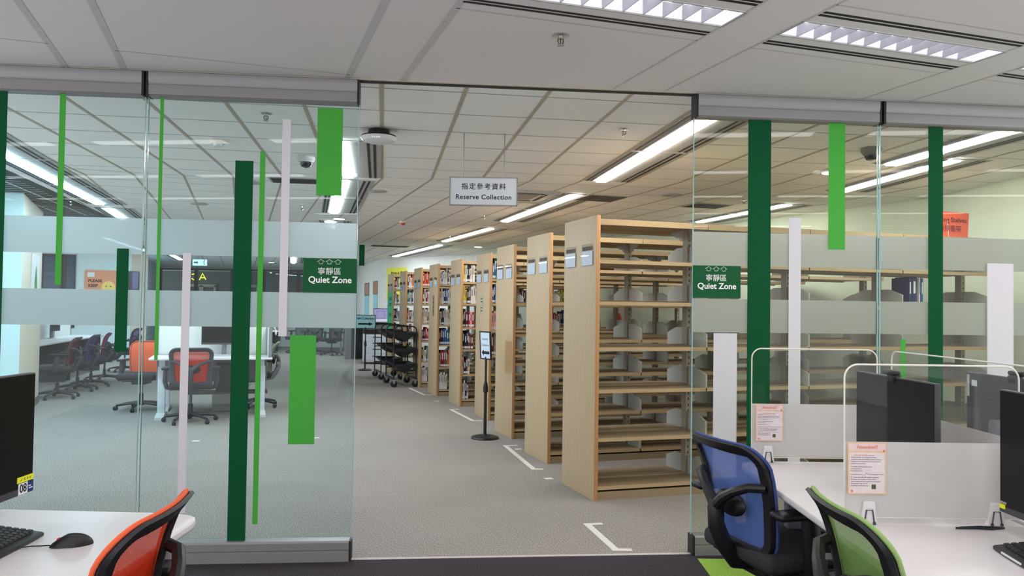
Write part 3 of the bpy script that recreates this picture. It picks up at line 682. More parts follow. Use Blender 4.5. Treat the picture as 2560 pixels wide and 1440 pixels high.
for tier, s0, cols in [(4, 1.20, ['brown', 'maroon', 'black', 'maroon', 'brown', 'black', 'brown', 'black', 'maroon', 'brown', 'black', 'grey']), (3, 1.22, ['white', 'grey', 'black', 'navy', 'navy', 'blue', 'navy', 'white']), (2, 1.2, ['white', 'grey', 'brown', 'white', 'black', 'cream', 'white']),
                       (1, 1.2, ['white', 'black', 'white', 'grey', 'white', 'cream']), (0, 1.25, ['white', 'pink', 'white', 'cream', 'white', 'white'])]: shelve(5, tier, s0, cols, where='middle bay')
for tier, s0, cols in [(4, 1.99, ['green', 'green', 'yellow', 'yellow', 'cream', 'yellow', 'yellow', 'green', 'yellow']), (3, 1.99, ['red', 'brown', 'red', 'white', 'white', 'navy', 'navy', 'blue', 'navy', 'navy']),
                       (4, 2.45, ['navy', 'blue', 'blue', 'navy', 'white', 'blue', 'blue', 'navy', 'blue', 'grey', 'navy', 'blue']), (3, 2.45, ['grey', 'white', 'cream', 'black', 'white', 'maroon', 'navy', 'white', 'black', 'white', 'white'])]: shelve(5, tier, s0, cols, where='far bay')

# ------------------------------------------------------------------ things on the ceiling
t = thing('hanging_sign', 'white hanging sign reading Reserve Collection in black with Chinese above', 'hanging sign', (-0.2185, 5.98, ZC), 0.015)
b = MB(); b.box((-0.2475, -0.008, -0.532), (0.2475, 0.008, -0.328), 0.002); sb = b.build('sign_board', m_paper, t)
b = MB()
for a in (-0.250, 0.244): b.box((a, -0.011, -0.535), (a + 0.006, 0.011, -0.325))
for z in (-0.535, -0.331): b.box((-0.25, -0.011, z), (0.25, 0.011, z + 0.006))
b.build('sign_frame', m_alu, t, smooth=0)
for x in (-0.150, 0.150):
    b = MB(); b.tube([(x, 0, -0.33), (x, 0, 0.0)], 0.004, 8); b.build('hanging_rod', m_alu, t)
text('lettering', '指定參考資料', 0.050, m_ink, sb, (0, -0.0085, -0.397), FRONT, bold=0.0004, spacing=1.22)
text('lettering', 'Reserve Collection', 0.049, m_ink, sb, (0, -0.0085, -0.473), FRONT, bold=0.0008, spacing=1.08)

t = thing('wireless_router', 'white disc-shaped wireless router on a black mount under the ceiling', 'wireless router', (-0.985, 5.90, ZC))
b = MB(); b.lathe([(0.075, 0.0), (0.08, -0.03), (0.125, -0.045), (0.13, -0.055)], 28); b.build('mount', m_black, t)
b = MB(); b.lathe([(0.128, -0.052), (0.132, -0.062), (0.115, -0.085), (0.07, -0.098), (0.002, -0.1)], 32); b.build('cover', M('router_white', (222, 224, 226), 0.3), t)
b = MB()
for k in range(4): b.box((-0.03 + 0.016 * k, -0.124, -0.078), (-0.022 + 0.016 * k, -0.120, -0.076))
b.build('status_light', emit('router_leds', (230, 240, 255), 1.5), t, smooth=0)

def sprinkler_meshes():
    b = MB(); b.lathe([(0.036, 0), (0.036, -0.003), (0.012, -0.006), (0.011, -0.018)], 18); r = b.mesh('escutcheon', m_steel)
    b = MB(); b.tube([(-0.012, 0, -0.016), (-0.014, 0, -0.032), (-0.005, 0, -0.048)], 0.003, 6); b.tube([(0.012, 0, -0.016), (0.014, 0, -0.032), (0.005, 0, -0.048)], 0.003, 6); b.tube([(0, 0, -0.016), (0, 0, -0.046)], 0.003, 6); f = b.mesh('yoke', M('sprinkler_brass', (96, 84, 70), 0.35, 0.8))
    b = MB(); b.lathe([(0.018, -0.048), (0.018, -0.052), (0.004, -0.054)], 14); d = b.mesh('deflector', m_steel)
    return r, f, d
SPM = sprinkler_meshes()
for x, y, lab in [(0.213, 3.80, 'chrome sprinkler head on the near ceiling below the louvre lamp'), (-1.669, 5.44, 'sprinkler head behind the glass panel left of the router'), (0.781, 5.76, 'sprinkler head in front of the warm linear lamp'),
                  (-0.402, 11.25, 'sprinkler head below the hanging sign'), (0.322, 8.88, 'sprinkler head right of the hanging sign board'), (-2.73, 10.5, 'sprinkler head between the white strip and the light green strip'),
                  (3.315, 6.27, 'sprinkler head at the far right behind the glass'), (2.662, 9.36, 'sprinkler head left of the wide dark green strip on the right'), (-1.13, 14.6, 'small sprinkler head beside the far linear lamps'), (-5.62, 10.3, 'sprinkler head under the open-cell ceiling')]:
    t = thing('sprinkler', lab, 'sprinkler', (x, y, ZC), 0.3, 'ceiling sprinklers')
    ob('escutcheon', SPM[0], t); ob('yoke', SPM[1], t); ob('deflector', SPM[2], t)
def dome(x, y, lab, dark):
    t = thing('dome_camera', lab, 'security camera', (x, y, ZC), 0, 'dome security cameras')
    b = MB(); b.lathe([(0.075, 0), (0.078, -0.03), (0.06, -0.055), (0.055, -0.055)], 24); b.build('housing', m_trimw if not dark else M('camera_grey', (110, 108, 100), 0.5), t)
    b = MB(); b.lathe([(0.052, -0.054), (0.05, -0.075), (0.035, -0.095), (0.002, -0.104)], 24); b.build('dome', M('smoked_dome', (30, 30, 34), 0.12), t)
dome(-1.79, 6.98, 'white dome camera left of the light green hanging strip', False); dome(2.783, 6.31, 'dark dome camera at the joint of the right glass panels', True)
def detector(x, y, lab, red):
    t = thing('smoke_detector', lab, 'smoke detector', (x, y, ZC), 0, 'smoke detectors')
    b = MB(); b.lathe([(0.06, 0), (0.06, -0.015), (0.05, -0.03)], 20); b.build('base', M('detector_ivory', (214, 200, 178), 0.5), t)
    b = MB(); b.lathe([(0.036, -0.03), (0.03, -0.05), (0.002, -0.055)], 18); b.build('chamber', m_red if red else m_wallw, t)
detector(-1.647, 12.19, 'smoke detector with a red centre on the ceiling beyond the hanging sign', True); detector(-2.321, 6.35, 'small smoke detector on the ceiling behind the left glass', False)
for x, y, lab in [(1.764, 9.02, 'round ceiling speaker above the first bookcase'), (-1.52, 9.05, 'round ceiling speaker left of the hanging sign'), (-2.75, 8.55, 'round ceiling speaker near the upper frosted band'), (-4.02, 10.4, 'round ceiling speaker by the open-cell ceiling')]:
    b = MB(); b.lathe([(0.11, -0.002), (0.11, -0.008), (0.10, -0.010), (0.002, -0.010)], 28); tag(b.build('ceiling_speaker', m_trimw, None, (x, y, ZC)), lab, 'speaker', 'round ceiling speakers')
def vent(x, y, sx, sy, rz, lab):
    t = thing('air_grille', lab, 'air vent', (x, y, ZC), rz, 'ceiling air grilles')
    b = MB(); b.box((-sx / 2, -sy / 2, -0.008), (sx / 2, sy / 2, -0.003)); b.build('frame', m_trimw, t, smooth=0)
    b = MB()
    for k in range(9): b.box((-sx / 2 + 0.02, -sy / 2 + sy * (k + 0.6) / 10, -0.0105), (sx / 2 - 0.02, -sy / 2 + sy * (k + 1.05) / 10, -0.0078))
    b.build('louvre', m_slot, t, smooth=0)
vent(1.0, 9.36, 0.5, 0.5, 0.32, 'square air grille over the first bookcase beside the linear lamp'); vent(-2.25, 8.35, 0.5, 0.35, 0.16, 'air grille behind the white strip and the dome camera'); vent(-2.6, 17.2, 0.8, 0.4, 0.32, 'dark air grille far back near the rear linear lamps'); vent(2.35, 9.9, 0.5, 0.4, 0.32, 'air grille right of the speaker above the first bookcase')
t = thing('air_conditioner', 'ceiling cassette air conditioner half hidden by the hanging sign', 'air conditioner', (0.02, 9.2, ZC), 0.25)
b = MB(); b.box((-0.42, -0.42, -0.02), (0.42, 0.42, -0.003), 0.03); b.build('panel', m_trimw, t)
b = MB(); b.box((-0.22, -0.22, -0.024), (0.22, 0.22, -0.019)); b.build('intake', m_greyp, t, smooth=0)
b = MB()
for a in (0, 1, 2, 3):
    c, s_ = math.cos(a * PI / 2), math.sin(a * PI / 2)
    q = [(-0.26, 0.27), (0.26, 0.27), (0.26, 0.31), (-0.26, 0.31)]
    b.prism([(p[0] * c - p[1] * s_, p[0] * s_ + p[1] * c) for p in q], (0, 0, -0.0235), (1, 0, 0), (0, 1, 0), (0, 0, 0.004))
b.build('air_slot', m_slot, t, smooth=0)
# downlights seen in the rear hall
for x, y, lab in [(-5.75, 18.2, 'round downlight just under the upper frosted band'), (-2.55, 11.9, 'round downlight beside the lamp above the Quiet Zone sign'), (-7.2, 24.3, 'round downlight right of the dark green strip in the rear hall'), (-5.9, 24.6, 'round downlight left of the Quiet Zone sign in the rear hall'), (-0.72, 17.0, 'round downlight over the fourth bookcase'), (2.9, 7.4, 'round downlight above the orange sign on the bookcase')]:
    t = thing('downlight', lab, 'downlight', (x, y, ZC), 0, 'round downlights')
    b = MB(); b.lathe([(0.10, -0.001), (0.10, -0.008), (0.085, -0.010)], 20); b.build('rim', m_trimw, t)
    b = MB(); b.lathe([(0.085, -0.010), (0.08, -0.018), (0.002, -0.024)], 20); b.build('lens', emit('downlight_glow', (255, 250, 240), 3.0), t)
t = thing('hanging_sign', 'dark green hanging sign board beyond the edge of the left glass panel', 'hanging sign', (-2.87, 15.5, ZC), SH)
b = MB(); b.box((-0.05, -0.005, -0.51), (0.05, 0.005, -0.11)); b.build('sign_board', m_dgreen, t, smooth=0)
b = MB(); b.tube([(0, 0, -0.12), (0, 0, 0)], 0.004, 6); b.build('hanging_rod', m_alu, t)

# ------------------------------------------------------------------ floor tape and sign stands
def tape(pts, lab):
    b = MB(); wd = 0.045
    for i in range(len(pts) - 1):
        p, q = Vector(pts[i]), Vector(pts[i + 1]); d = (q - p).normalized(); nn = Vector((-d.y, d.x)) * wd / 2; z = 0.002 + 0.0006 * i
        v = [p - d * wd / 2 - nn, q + d * wd / 2 - nn, q + d * wd / 2 + nn, p - d * wd / 2 + nn]
        b.hexa([tuple(x) + (0.0005,) for x in v] + [tuple(x) + (z,) for x in v])
    tag(b.build('floor_tape', m_tape, smooth=0), lab, 'floor tape', 'white tape marks on the carpet')
tape([(0.60, 5.44), (0.52, 5.42), (0.635, 4.86), (0.71, 4.86)], 'white bracket of tape on the carpet nearest the threshold')
tape([(0.055, 8.50), (-0.045, 8.46), (0.215, 7.25), (0.275, 7.25)], 'white bracket of tape in front of the second bookcase')
tape([(-0.74, 11.44), (-0.83, 11.40), (-0.47, 10.30), (-0.37, 10.31)], 'white bracket of tape in front of the fourth bookcase')
tape([(-1.77, 14.33), (-1.40, 13.26), (-1.29, 13.29)], 'white bracket of tape beside the book trolleys')
for x, y, r, lab in [(0.33, 6.86, 0.4, 'small square of tape before the first bookcase'), (0.085, 8.27, 0.2, 'small square of tape by the second bookcase'), (-1.118, 12.4, 0.1, 'small square of tape before the fifth bookcase'), (-2.09, 8.80, 0.5, 'small square of tape beside the wide light green strip'), (-3.26, 8.49, 0.1, 'small strip of tape on the carpet right of the white strip'), (-3.24, 19.0, 0.2, 'tiny strip of tape near the far sign stand')]:
    b = MB(); b.box((-0.035, -0.03, 0.0005), (0.035, 0.03, 0.002)); tag(b.build('floor_tape', m_tape, None, (x, y, 0), (0, 0, r), smooth=0), lab, 'floor tape', 'white tape marks on the carpet')

def sign_stand(lab, loc, rz, w_, h_, zb, lean, sheet):
    t = thing('sign_stand', lab, 'sign stand', loc, rz, 'black pole sign stands')
    b = MB(); b.lathe([(0.15, 0), (0.155, 0.008), (0.145, 0.022), (0.10, 0.034), (0.025, 0.042), (0.02, 0.05)], 32); b.build('base', m_black, t)
    b = MB(); b.tube([(0, 0, 0.03), (0, 0, zb * 0.62)], 0.017, 12); b.lathe([(0.018, zb * 0.58), (0.026, zb * 0.59), (0.028, zb * 0.64), (0.02, zb * 0.70), (0.013, zb * 0.72)], 14); b.tube([(0, 0, zb * 0.6), (0, 0.0, zb + 0.03)], 0.012, 12); b.build('pole', m_blackm, t)
    b = MB(); b.tube([(0.018, 0, zb * 0.61), (0.04, 0, zb * 0.61)], 0.009, 8); b.build('knob', m_black, t)
    b = MB(); f = 0.014
    b.box((-w_ / 2, -0.008, 0), (-w_ / 2 + f, 0.008, h_), 0.002); b.box((w_ / 2 - f, -0.008, 0), (w_ / 2, 0.008, h_), 0.002); b.box((-w_ / 2, -0.008, 0), (w_ / 2, 0.008, f), 0.002); b.box((-w_ / 2, -0.008, h_ - f), (w_ / 2, 0.008, h_), 0.002); b.box((-w_ / 2 + 0.004, 0.002, 0.004), (w_ / 2 - 0.004, 0.007, h_ - 0.004))
    fr = b.build('frame', m_black, t, (0, 0, zb), (lean, 0, 0))
    b = MB(); b.box((-w_ / 2 + f, -0.003, f), (w_ / 2 - f, 0.001, h_ - f)); b.build('sign_sheet', sheet, fr, smooth=0)
    return fr
def arrow(par, cx, cz, L, h, direction, y=-0.0038, mt=None):
    s_ = direction; b = MB(); b.prism([(s_ * L / 2, 0), (s_ * L * 0.22, h / 2), (s_ * L * 0.22, h * 0.22), (-s_ * L / 2, h * 0.22), (-s_ * L / 2, -h * 0.22), (s_ * L * 0.22, -h * 0.22), (s_ * L * 0.22, -h / 2)], (cx, y, cz), (1, 0, 0), (0, 0, 1), (0, 0.0006, 0)); b.build('arrow', mt or m_ink, par, smooth=0)
fr = sign_stand('black pole sign stand reading Reserve Collection with a left arrow', (-0.274, 8.93, 0), -0.95, 0.21, 0.31, 0.86, 0.06, M('sheet_blue_white', (200, 216, 232), 0.5))
text('lettering', 'Reserve', 0.034, m_ink, fr, (0, -0.0035, 0.225), FRONT); text('lettering', 'Collection', 0.034, m_ink, fr, (0, -0.0035, 0.158), FRONT); arrow(fr, 0, 0.075, 0.15, 0.07, -1)
fr = sign_stand('black pole sign stand reading EIH Collection with a right arrow', (-3.255, 18.18, 0), 0.02, 0.45, 0.31, 0.93, 0.0, M('sheet_cyan', (178, 236, 242), 0.5))
text('lettering', 'EIH Collection', 0.064, M('navy_ink', (24, 60, 90), 0.7), fr, (0, -0.0035, 0.225), FRONT, bold=0.002); arrow(fr, 0, 0.105, 0.33, 0.085, 1)

# ------------------------------------------------------------------ book trolleys
def trolley(lab, loc, rz):
    t = thing('book_trolley', lab, 'book trolley', loc, rz, 'black book trolleys')
    for x in (-0.42, 0.42):
        pts = [(x, -0.2, 0.14), (x, -0.2, 1.0)] + [(x, -0.2 + 0.08 - 0.08 * math.cos(a), 1.0 + 0.08 * math.sin(a)) for a in (0.5, 1.0, 1.57)] + [(x, 0.12 + 0.08 * math.sin(a), 1.0 + 0.08 * math.cos(a)) for a in (0.0, 0.5, 1.0, 1.57)] + [(x, 0.2, 0.14)]
        b = MB(); b.tube(pts, 0.012, 10); b.tube([(x, -0.2, 0.30), (x, 0.2, 0.30)], 0.009, 8); b.tube([(x, -0.2, 0.62), (x, 0.2, 0.62)], 0.009, 8); b.build('end_frame', m_blackm, t)
    for z in (0.24, 0.52, 0.80):
        b = MB(); b.prism([(-0.21, z + 0.17), (0.0, z), (0.21, z + 0.17), (0.21, z + 0.178), (0.0, z + 0.008), (-0.21, z + 0.178)], (-0.415, 0, 0), (0, 1, 0), (0, 0, 1), (0.83, 0, 0)); b.build('sloped_shelf', m_black, t, smooth=0)
        for x in (-0.41, 0.405):
            b = MB(); b.prism([(-0.2, z + 0.17), (0, z), (0.2, z + 0.17)], (x, 0, 0), (0, 1, 0), (0, 0, 1), (0.004, 0, 0)); b.build('shelf_end', m_black, t, smooth=0)
    b = MB(); b.box((-0.42, -0.21, 0.135), (0.42, -0.19, 0.16)); b.box((-0.42, 0.19, 0.135), (0.42, 0.21, 0.16)); b.build('bottom_frame', m_blackm, t, smooth=0)
    for x in (-0.40, 0.40):
        for y in (-0.19, 0.19):
            b = MB(); b.lathe([(0.045, -0.013), (0.06, -0.010), (0.06, 0.010), (0.045, 0.013)], 20, (x, y, 0.06), 'x'); wh = b.build('caster', m_black, t)
            b = MB(); b.prism([(-0.012, 0.06), (0.012, 0.06), (0.03, 0.135), (-0.03, 0.135)], (x - 0.02, y, 0), (0, 1, 0), (0, 0, 1), (0.004, 0, 0)); b.prism([(-0.012, 0.06), (0.012, 0.06), (0.03, 0.135), (-0.03, 0.135)], (x + 0.016, y, 0), (0, 1, 0), (0, 0, 1), (0.004, 0, 0)); b.build('fork', m_steel, wh, smooth=0)
trolley('black book trolley with sloped shelves, nearer of the pair by the bookcases', (-2.01, 14.88, 0), 1.885)
trolley('black book trolley with sloped shelves, farther of the pair beside the copier', (-2.47, 16.35, 0), 1.885)

# ------------------------------------------------------------------ copier, check-out table and wall posters at the back
t = thing('copier', 'white office copier with black top behind the far sign stand', 'copier', (-3.42, 20.55, 0), 0.25)
b = MB(); b.box((-0.30, -0.32, 0.05), (0.30, 0.32, 0.74), 0.012); b.build('body', M('copier_white', (220, 224, 230), 0.4), t)
b = MB(); b.box((-0.31, -0.33, 0.74), (0.31, 0.32, 0.86), 0.01); b.prism([(-0.33, 0.86), (0.32, 0.86), (0.32, 1.03), (-0.12, 1.03)], (-0.31, 0, 0), (0, 1, 0), (0, 0, 1), (0.62, 0, 0)); b.build('scanner_unit', m_black, t, smooth=0)
b = MB(); b.box((-0.32, -0.2, 1.03), (0.32, 0.32, 1.10), 0.015); b.build('document_feeder', M('copier_white2', (226, 228, 232), 0.4), t)
for z in (0.10, 0.27, 0.42, 0.57):
    b = MB(); b.box((-0.28, -0.328, z), (0.28, -0.32, z + 0.135)); d = b.build('paper_drawer', M('drawer_white', (212, 217, 224), 0.4), t, smooth=0)
    b = MB(); b.box((-0.10, -0.333, z + 0.085), (0.10, -0.328, z + 0.105)); b.build('handle', m_dark, d, smooth=0)
for x in (-0.25, 0.25):
    b = MB(); b.lathe([(0.025, -0.012), (0.025, 0.012)], 12, (x, -0.25, 0.025), 'x'); b.build('caster', m_black, t)
t = thing('table', 'narrow check-out station table behind the copier', 'table', (-3.25, 21.35, 0), 0.3)
b = MB(); b.box((-0.45, -0.22, 0.98), (0.45, 0.22, 1.02), 0.004); b.build('top', m_white, t)
for x in (-0.42, 0.42):
    for y in (-0.19, 0.19):
        b = MB(); b.box((x - 0.02, y - 0.02, 0), (x + 0.02, y + 0.02, 0.98)); b.build('leg', m_alu, t, smooth=0)
t = thing('monitor', 'lit lilac touch screen on the check-out table above the far sign', 'monitor', (-3.42, 21.28, 1.02), 0.12)
b = MB(); b.box((-0.19, -0.02, 0.04), (0.19, 0.02, 0.36), 0.008); b.build('casing', m_dark, t, rot=(-0.1, 0, 0))
b = MB(); b.box((-0.172, -0.0225, 0.058), (0.172, -0.020, 0.342)); sc_ = b.build('screen', emit('lilac_screen', (182, 178, 230), 0.62), t, rot=(-0.1, 0, 0), smooth=0)
b = MB()
for a in ((-0.1, 0.1, 0.1, 0.106), (-0.1, 0.1, 0.29, 0.296), (-0.1, -0.094, 0.1, 0.296), (0.094, 0.1, 0.1, 0.296)): b.box((a[0], -0.0235, a[2]), (a[1], -0.0225, a[3]))
b.build('window_outline', m_blueS, sc_, smooth=0)
b = MB(); b.box((-0.08, -0.06, 0), (0.08, 0.08, 0.012)); b.box((-0.02, 0.01, 0.01), (0.02, 0.04, 0.1)); b.build('stand', m_dark, t, smooth=0)
def poster(name, lab, cat, p, q, f0, f1, z0, z1, mt, off=0.012, frame=None):
    p, q = Vector(p), Vector(q); d = (q - p); n_ = Vector((d.y, -d.x)).normalized(); a, c = p + d * f0, p + d * f1; mid = (a + c) / 2 + n_ * off; L = (c - a).length
    t = thing(name, lab, cat, (mid.x, mid.y, (z0 + z1) / 2), math.atan2(d.y, d.x)); h = (z1 - z0) / 2
    b = MB(); b.box((-L / 2, -0.004, -h), (L / 2, 0.010, h)); o = b.build('sheet', mt, t, smooth=0)
    if frame:
        b = MB()
        for x in (-L / 2 - 0.015, L / 2 - 0.015): b.box((x, -0.012, -h - 0.015), (x + 0.03, 0.010, h + 0.015))
        for z in (-h - 0.015, h - 0.015): b.box((-L / 2, -0.012, z), (L / 2, 0.010, z + 0.03))
        b.build('frame', frame, t, smooth=0)
    return t, o, L, h
B0, B1, B2 = (-3.48, 21.75), (-4.90, 25.7), (-0.72, 19.4)
t, o, L, h = poster('wall_poster', 'tall yellow poster on the rear wall above the farthest bookcase', 'poster', B0, B2, 0.06, 0.27, 1.62, 2.45, M('yellow_poster', (232, 230, 70), 0.6))
text('lettering', 'Print-it C', 0.115, m_ink, o, (0.0, -0.0045, h - 0.14), FRONT, bold=0.003)
b = MB()
for k in range(5): b.box((-L * 0.42, -0.0052, 0.1 - 0.09 * k), (-L * 0.42 + 0.18 + 0.05 * (k % 2), -0.0042, 0.115 - 0.09 * k))
b.build('print', m_inkg, o, smooth=0)
t, o, L, h = poster('wall_sign', 'white check-out station notice on the rear wall beside the lilac screen', 'sign', B0, B2, 0.03, 0.24, 1.30, 1.52, m_paper)
text('lettering', 'CHECK-OUT\nSTATION', 0.085, m_ink, o, (0, -0.0045, 0), FRONT, bold=0.001)
t, o, L, h = poster('wall_board', 'brown cork board above a pale blue sheet, nearer of two on the white side wall', 'notice board', B1, B0, 0.72, 0.86, 1.78, 2.12, M('cork', (168, 128, 96), 0.8), frame=m_alu)
t, o, L, h = poster('wall_board', 'brown cork board above a pale blue sheet, farther of two on the white side wall', 'notice board', B1, B0, 0.38, 0.54, 1.76, 2.10, M('cork2', (170, 140, 122), 0.8), frame=m_alu)
t, o, L, h = poster('wall_sheet', 'pale blue sheet below the nearer cork board', 'notice', B1, B0, 0.72, 0.86, 1.25, 1.76, m_cyan)
t, o, L, h = poster('wall_sheet', 'pale blue sheet below the farther cork board', 'notice', B1, B0, 0.38, 0.54, 1.15, 1.73, m_cyan)
# left wall: please-keep poster, green leaf board on the column
a, c = LW(1.04, 0)[:2], LW(0.32, 0)[:2]
t, o, L, h = poster('wall_poster', 'orange poster reading PLEASE KEEP with a round yellow face on the left wall', 'poster', a, c, 0.0, 1.0, 1.50, 2.23, M('salmon_poster', (226, 150, 110), 0.6, vary=0.03), off=0.03)
text('lettering', 'PLEASE', 0.10, M('brown_ink', (70, 44, 36), 0.7), o, (-L * 0.18, -0.0045, 0.10), FRONT, bold=0.004); text('lettering', 'KEEP', 0.10, bpy.data.materials['brown_ink'], o, (-L * 0.24, -0.0045, -0.02), FRONT, bold=0.004)
b = MB(); b.lathe([(0.155, -0.0058), (0.155, -0.0042)], 28, (L * 0.24, 0, -0.06), 'y'); fc = b.build('round_face', M('face_yellow', (240, 208, 110), 0.6), o)
b = MB()
for x in (-0.05, 0.05): b.lathe([(0.016, -0.0066), (0.016, -0.0056)], 14, (L * 0.24 + x, 0, -0.03), 'y')
b.tube([(L * 0.24 - 0.03, -0.006, -0.125), (L * 0.24, -0.006, -0.11), (L * 0.24 + 0.03, -0.006, -0.125)], 0.006, 6); b.build('face_feature', m_ink, fc)
b = MB(); b.box((-L * 0.42, -0.0055, 0.20), (-L * 0.20, -0.0042, 0.31)); b.build('picture', m_paper, o, smooth=0)
# leaf board on column side face
p, q = CP - cnv * 0.0, CB
t, o, L, h = poster('wall_board', 'narrow white board with a green pointed leaf shape on the column', 'notice board', tuple(CP), tuple(CB), 0.42, 0.80, 1.28, 2.05, M('board_pinkish', (214, 206, 204), 0.7), off=0.012)
b = MB(); b.prism([(0.16 * s_ * math.sin(PI * i / 12) ** 0.8, -0.36 + 0.62 * i / 12) for s_, rng in ((1, range(0, 13)), (-1, range(11, 0, -1))) for i in rng], (0.0, -0.0060, -0.02), (1, 0, 0), (0, 0, 1), (0, 0.0015, 0)); b.build('leaf_shape', M('leaf_green', (70, 132, 70), 0.6, vary=0.3, scale=6), o, smooth=0)
# exit sign and neon letters in the rear hall
t = thing('exit_sign', 'lit exit sign with an arrow and running figure in the rear hall', 'exit sign', (-8.07, 21.0, 2.50), 0.05)
b = MB(); b.box((-0.18, -0.02, -0.08), (0.18, 0.02, 0.08), 0.004); o = b.build('light_box', emit('exit_glow', (206, 250, 255), 1.0), t)
m_teal = M('exit_teal', (20, 120, 140), 0.6)
arrow(o, -0.09, 0.0, 0.11, 0.09, 1, -0.0215, m_teal)
b = MB(); b.ellipsoid((0.12, -0.021, 0.055), (0.014, 0.002, 0.014), 10, 6); b.prism([(0.10, 0.035), (0.125, 0.038), (0.115, -0.005), (0.135, -0.04), (0.122, -0.07), (0.108, -0.065), (0.118, -0.038), (0.10, -0.012)], (0, -0.0222, 0), (1, 0, 0), (0, 0, 1), (0, 0.001, 0)); b.build('running_figure', m_teal, o, smooth=0)
b = MB(); b.tube([(0, 0, 0.08), (0, 0, 0.21)], 0.006, 6); b.build('hanging_rod', m_alu, t)
t = thing('neon_sign', 'yellow neon lettering on the dark wall below the exit sign', 'neon sign', (-12.3, 31.48, 2.48), 0.0)
b = MB(); b.tube([(-0.1, 0, 0.1), (0.05, 0, 0.12), (0.1, 0, 0.0), (0.0, 0, -0.12), (-0.1, 0, -0.06)], 0.02, 8); b.tube([(0.2, 0, -0.12), (0.32, 0, 0.14), (0.45, 0, -0.1)], 0.02, 8); b.tube([(0.25, 0, -0.03), (0.42, 0, -0.02)], 0.02, 8); b.build('neon_tube', emit('neon_yellow', (236, 236, 60), 1.6), t)
for i, (x, y) in enumerate([(-11.8, 30.4), (-10.4, 30.2), (-9.0, 30.3), (-7.6, 30.3), (-6.3, 30.3)]):
    t = thing('spotlight', 'small bright spotlight above the dark concourse, %s from the left' % ORD[i], 'spotlight', (x, y, 2.66), 0, 'concourse spotlights')
    b = MB(); b.lathe([(0.05, 0.05), (0.055, -0.02), (0.045, -0.03)], 12); b.build('housing', m_trimw, t)
    b = MB(); b.lathe([(0.044, -0.028), (0.002, -0.032)], 12); b.build('lens', emit('spot_glow', (255, 250, 240), 160.0, True), t)
t = thing('framed_notice', 'small framed notice with a red round bell, seen through the first bookcase', 'notice', (1.86, 14.12, 1.32), math.atan2(-10.4, 5.34))
b = MB(); b.box((-0.14, -0.012, -0.17), (0.14, 0.01, 0.17), 0.002); o = b.build('board', m_beige, t)
b = MB(); b.ellipsoid((0, -0.02, -0.04), (0.09, 0.03, 0.09), 16, 8); b.build('bell', m_red, o)

# ------------------------------------------------------------------ orange sign on the first bookcase
ev, dvv = Vector((ce, se, 0)), Vector((-se, ce, 0))
p = Vector(BASE[0][:2] + (0,)) + ev * 3.50 + dvv * 0.12
t = thing('shelf_sign', 'orange sign reading Sorting Shelves standing on top of the first bookcase', 'sign', (p.x, p.y, 2.105), SH)
b = MB(); b.prism([(-0.21, 0), (0.20, 0), (0.24, 0.235), (-0.21, 0.245)], (0, 0, 0), (1, 0, 0), (0, 0.10, 1), (0, 0.004, 0)); o = b.build('sheet', M('orange_sheet', (224, 92, 66), 0.35), t, smooth=0)
b = MB(); b.prism([(0, 0), (0.12, 0), (0.01, 0.16)], (-0.02, 0.0, 0.0), (0, 1, 0), (0, 0, 1), (0.004, 0, 0)); b.build('prop', m_paper, t, smooth=0)
text('lettering', 'Sorting Shelves', 0.062, m_ink, o, (0.01, 0.0115, 0.165), (PI / 2 - 0.1, 0, 0)); text('lettering', '待排書架', 0.066, M('maroon_ink', (110, 30, 24), 0.7), o, (0.0, 0.003, 0.085), (PI / 2 - 0.1, 0, 0))
for i, (th, h_, c, s0) in enumerate([(0.03, 0.25, 'navy', 2.98), (0.05, 0.26, 'navy', 3.015), (0.012, 0.25, 'white', 3.09), (0.02, 0.25, 'blue', 3.115)]):
    p = Vector(BASE[0][:2] + (0,)) + ev * s0 + dvv * 0.06 + Vector((0, 0, TIERS[4] + 0.0005))
    o = ob('book', book_mesh(c, th, h_, 0.2), None, p, (0, 0, SH)); tag(o, ['narrow navy book', 'thick navy book', 'thin white book', 'blue book'][i] + ' in the group of four behind the right glass', 'book', 'four books on the first bookcase')

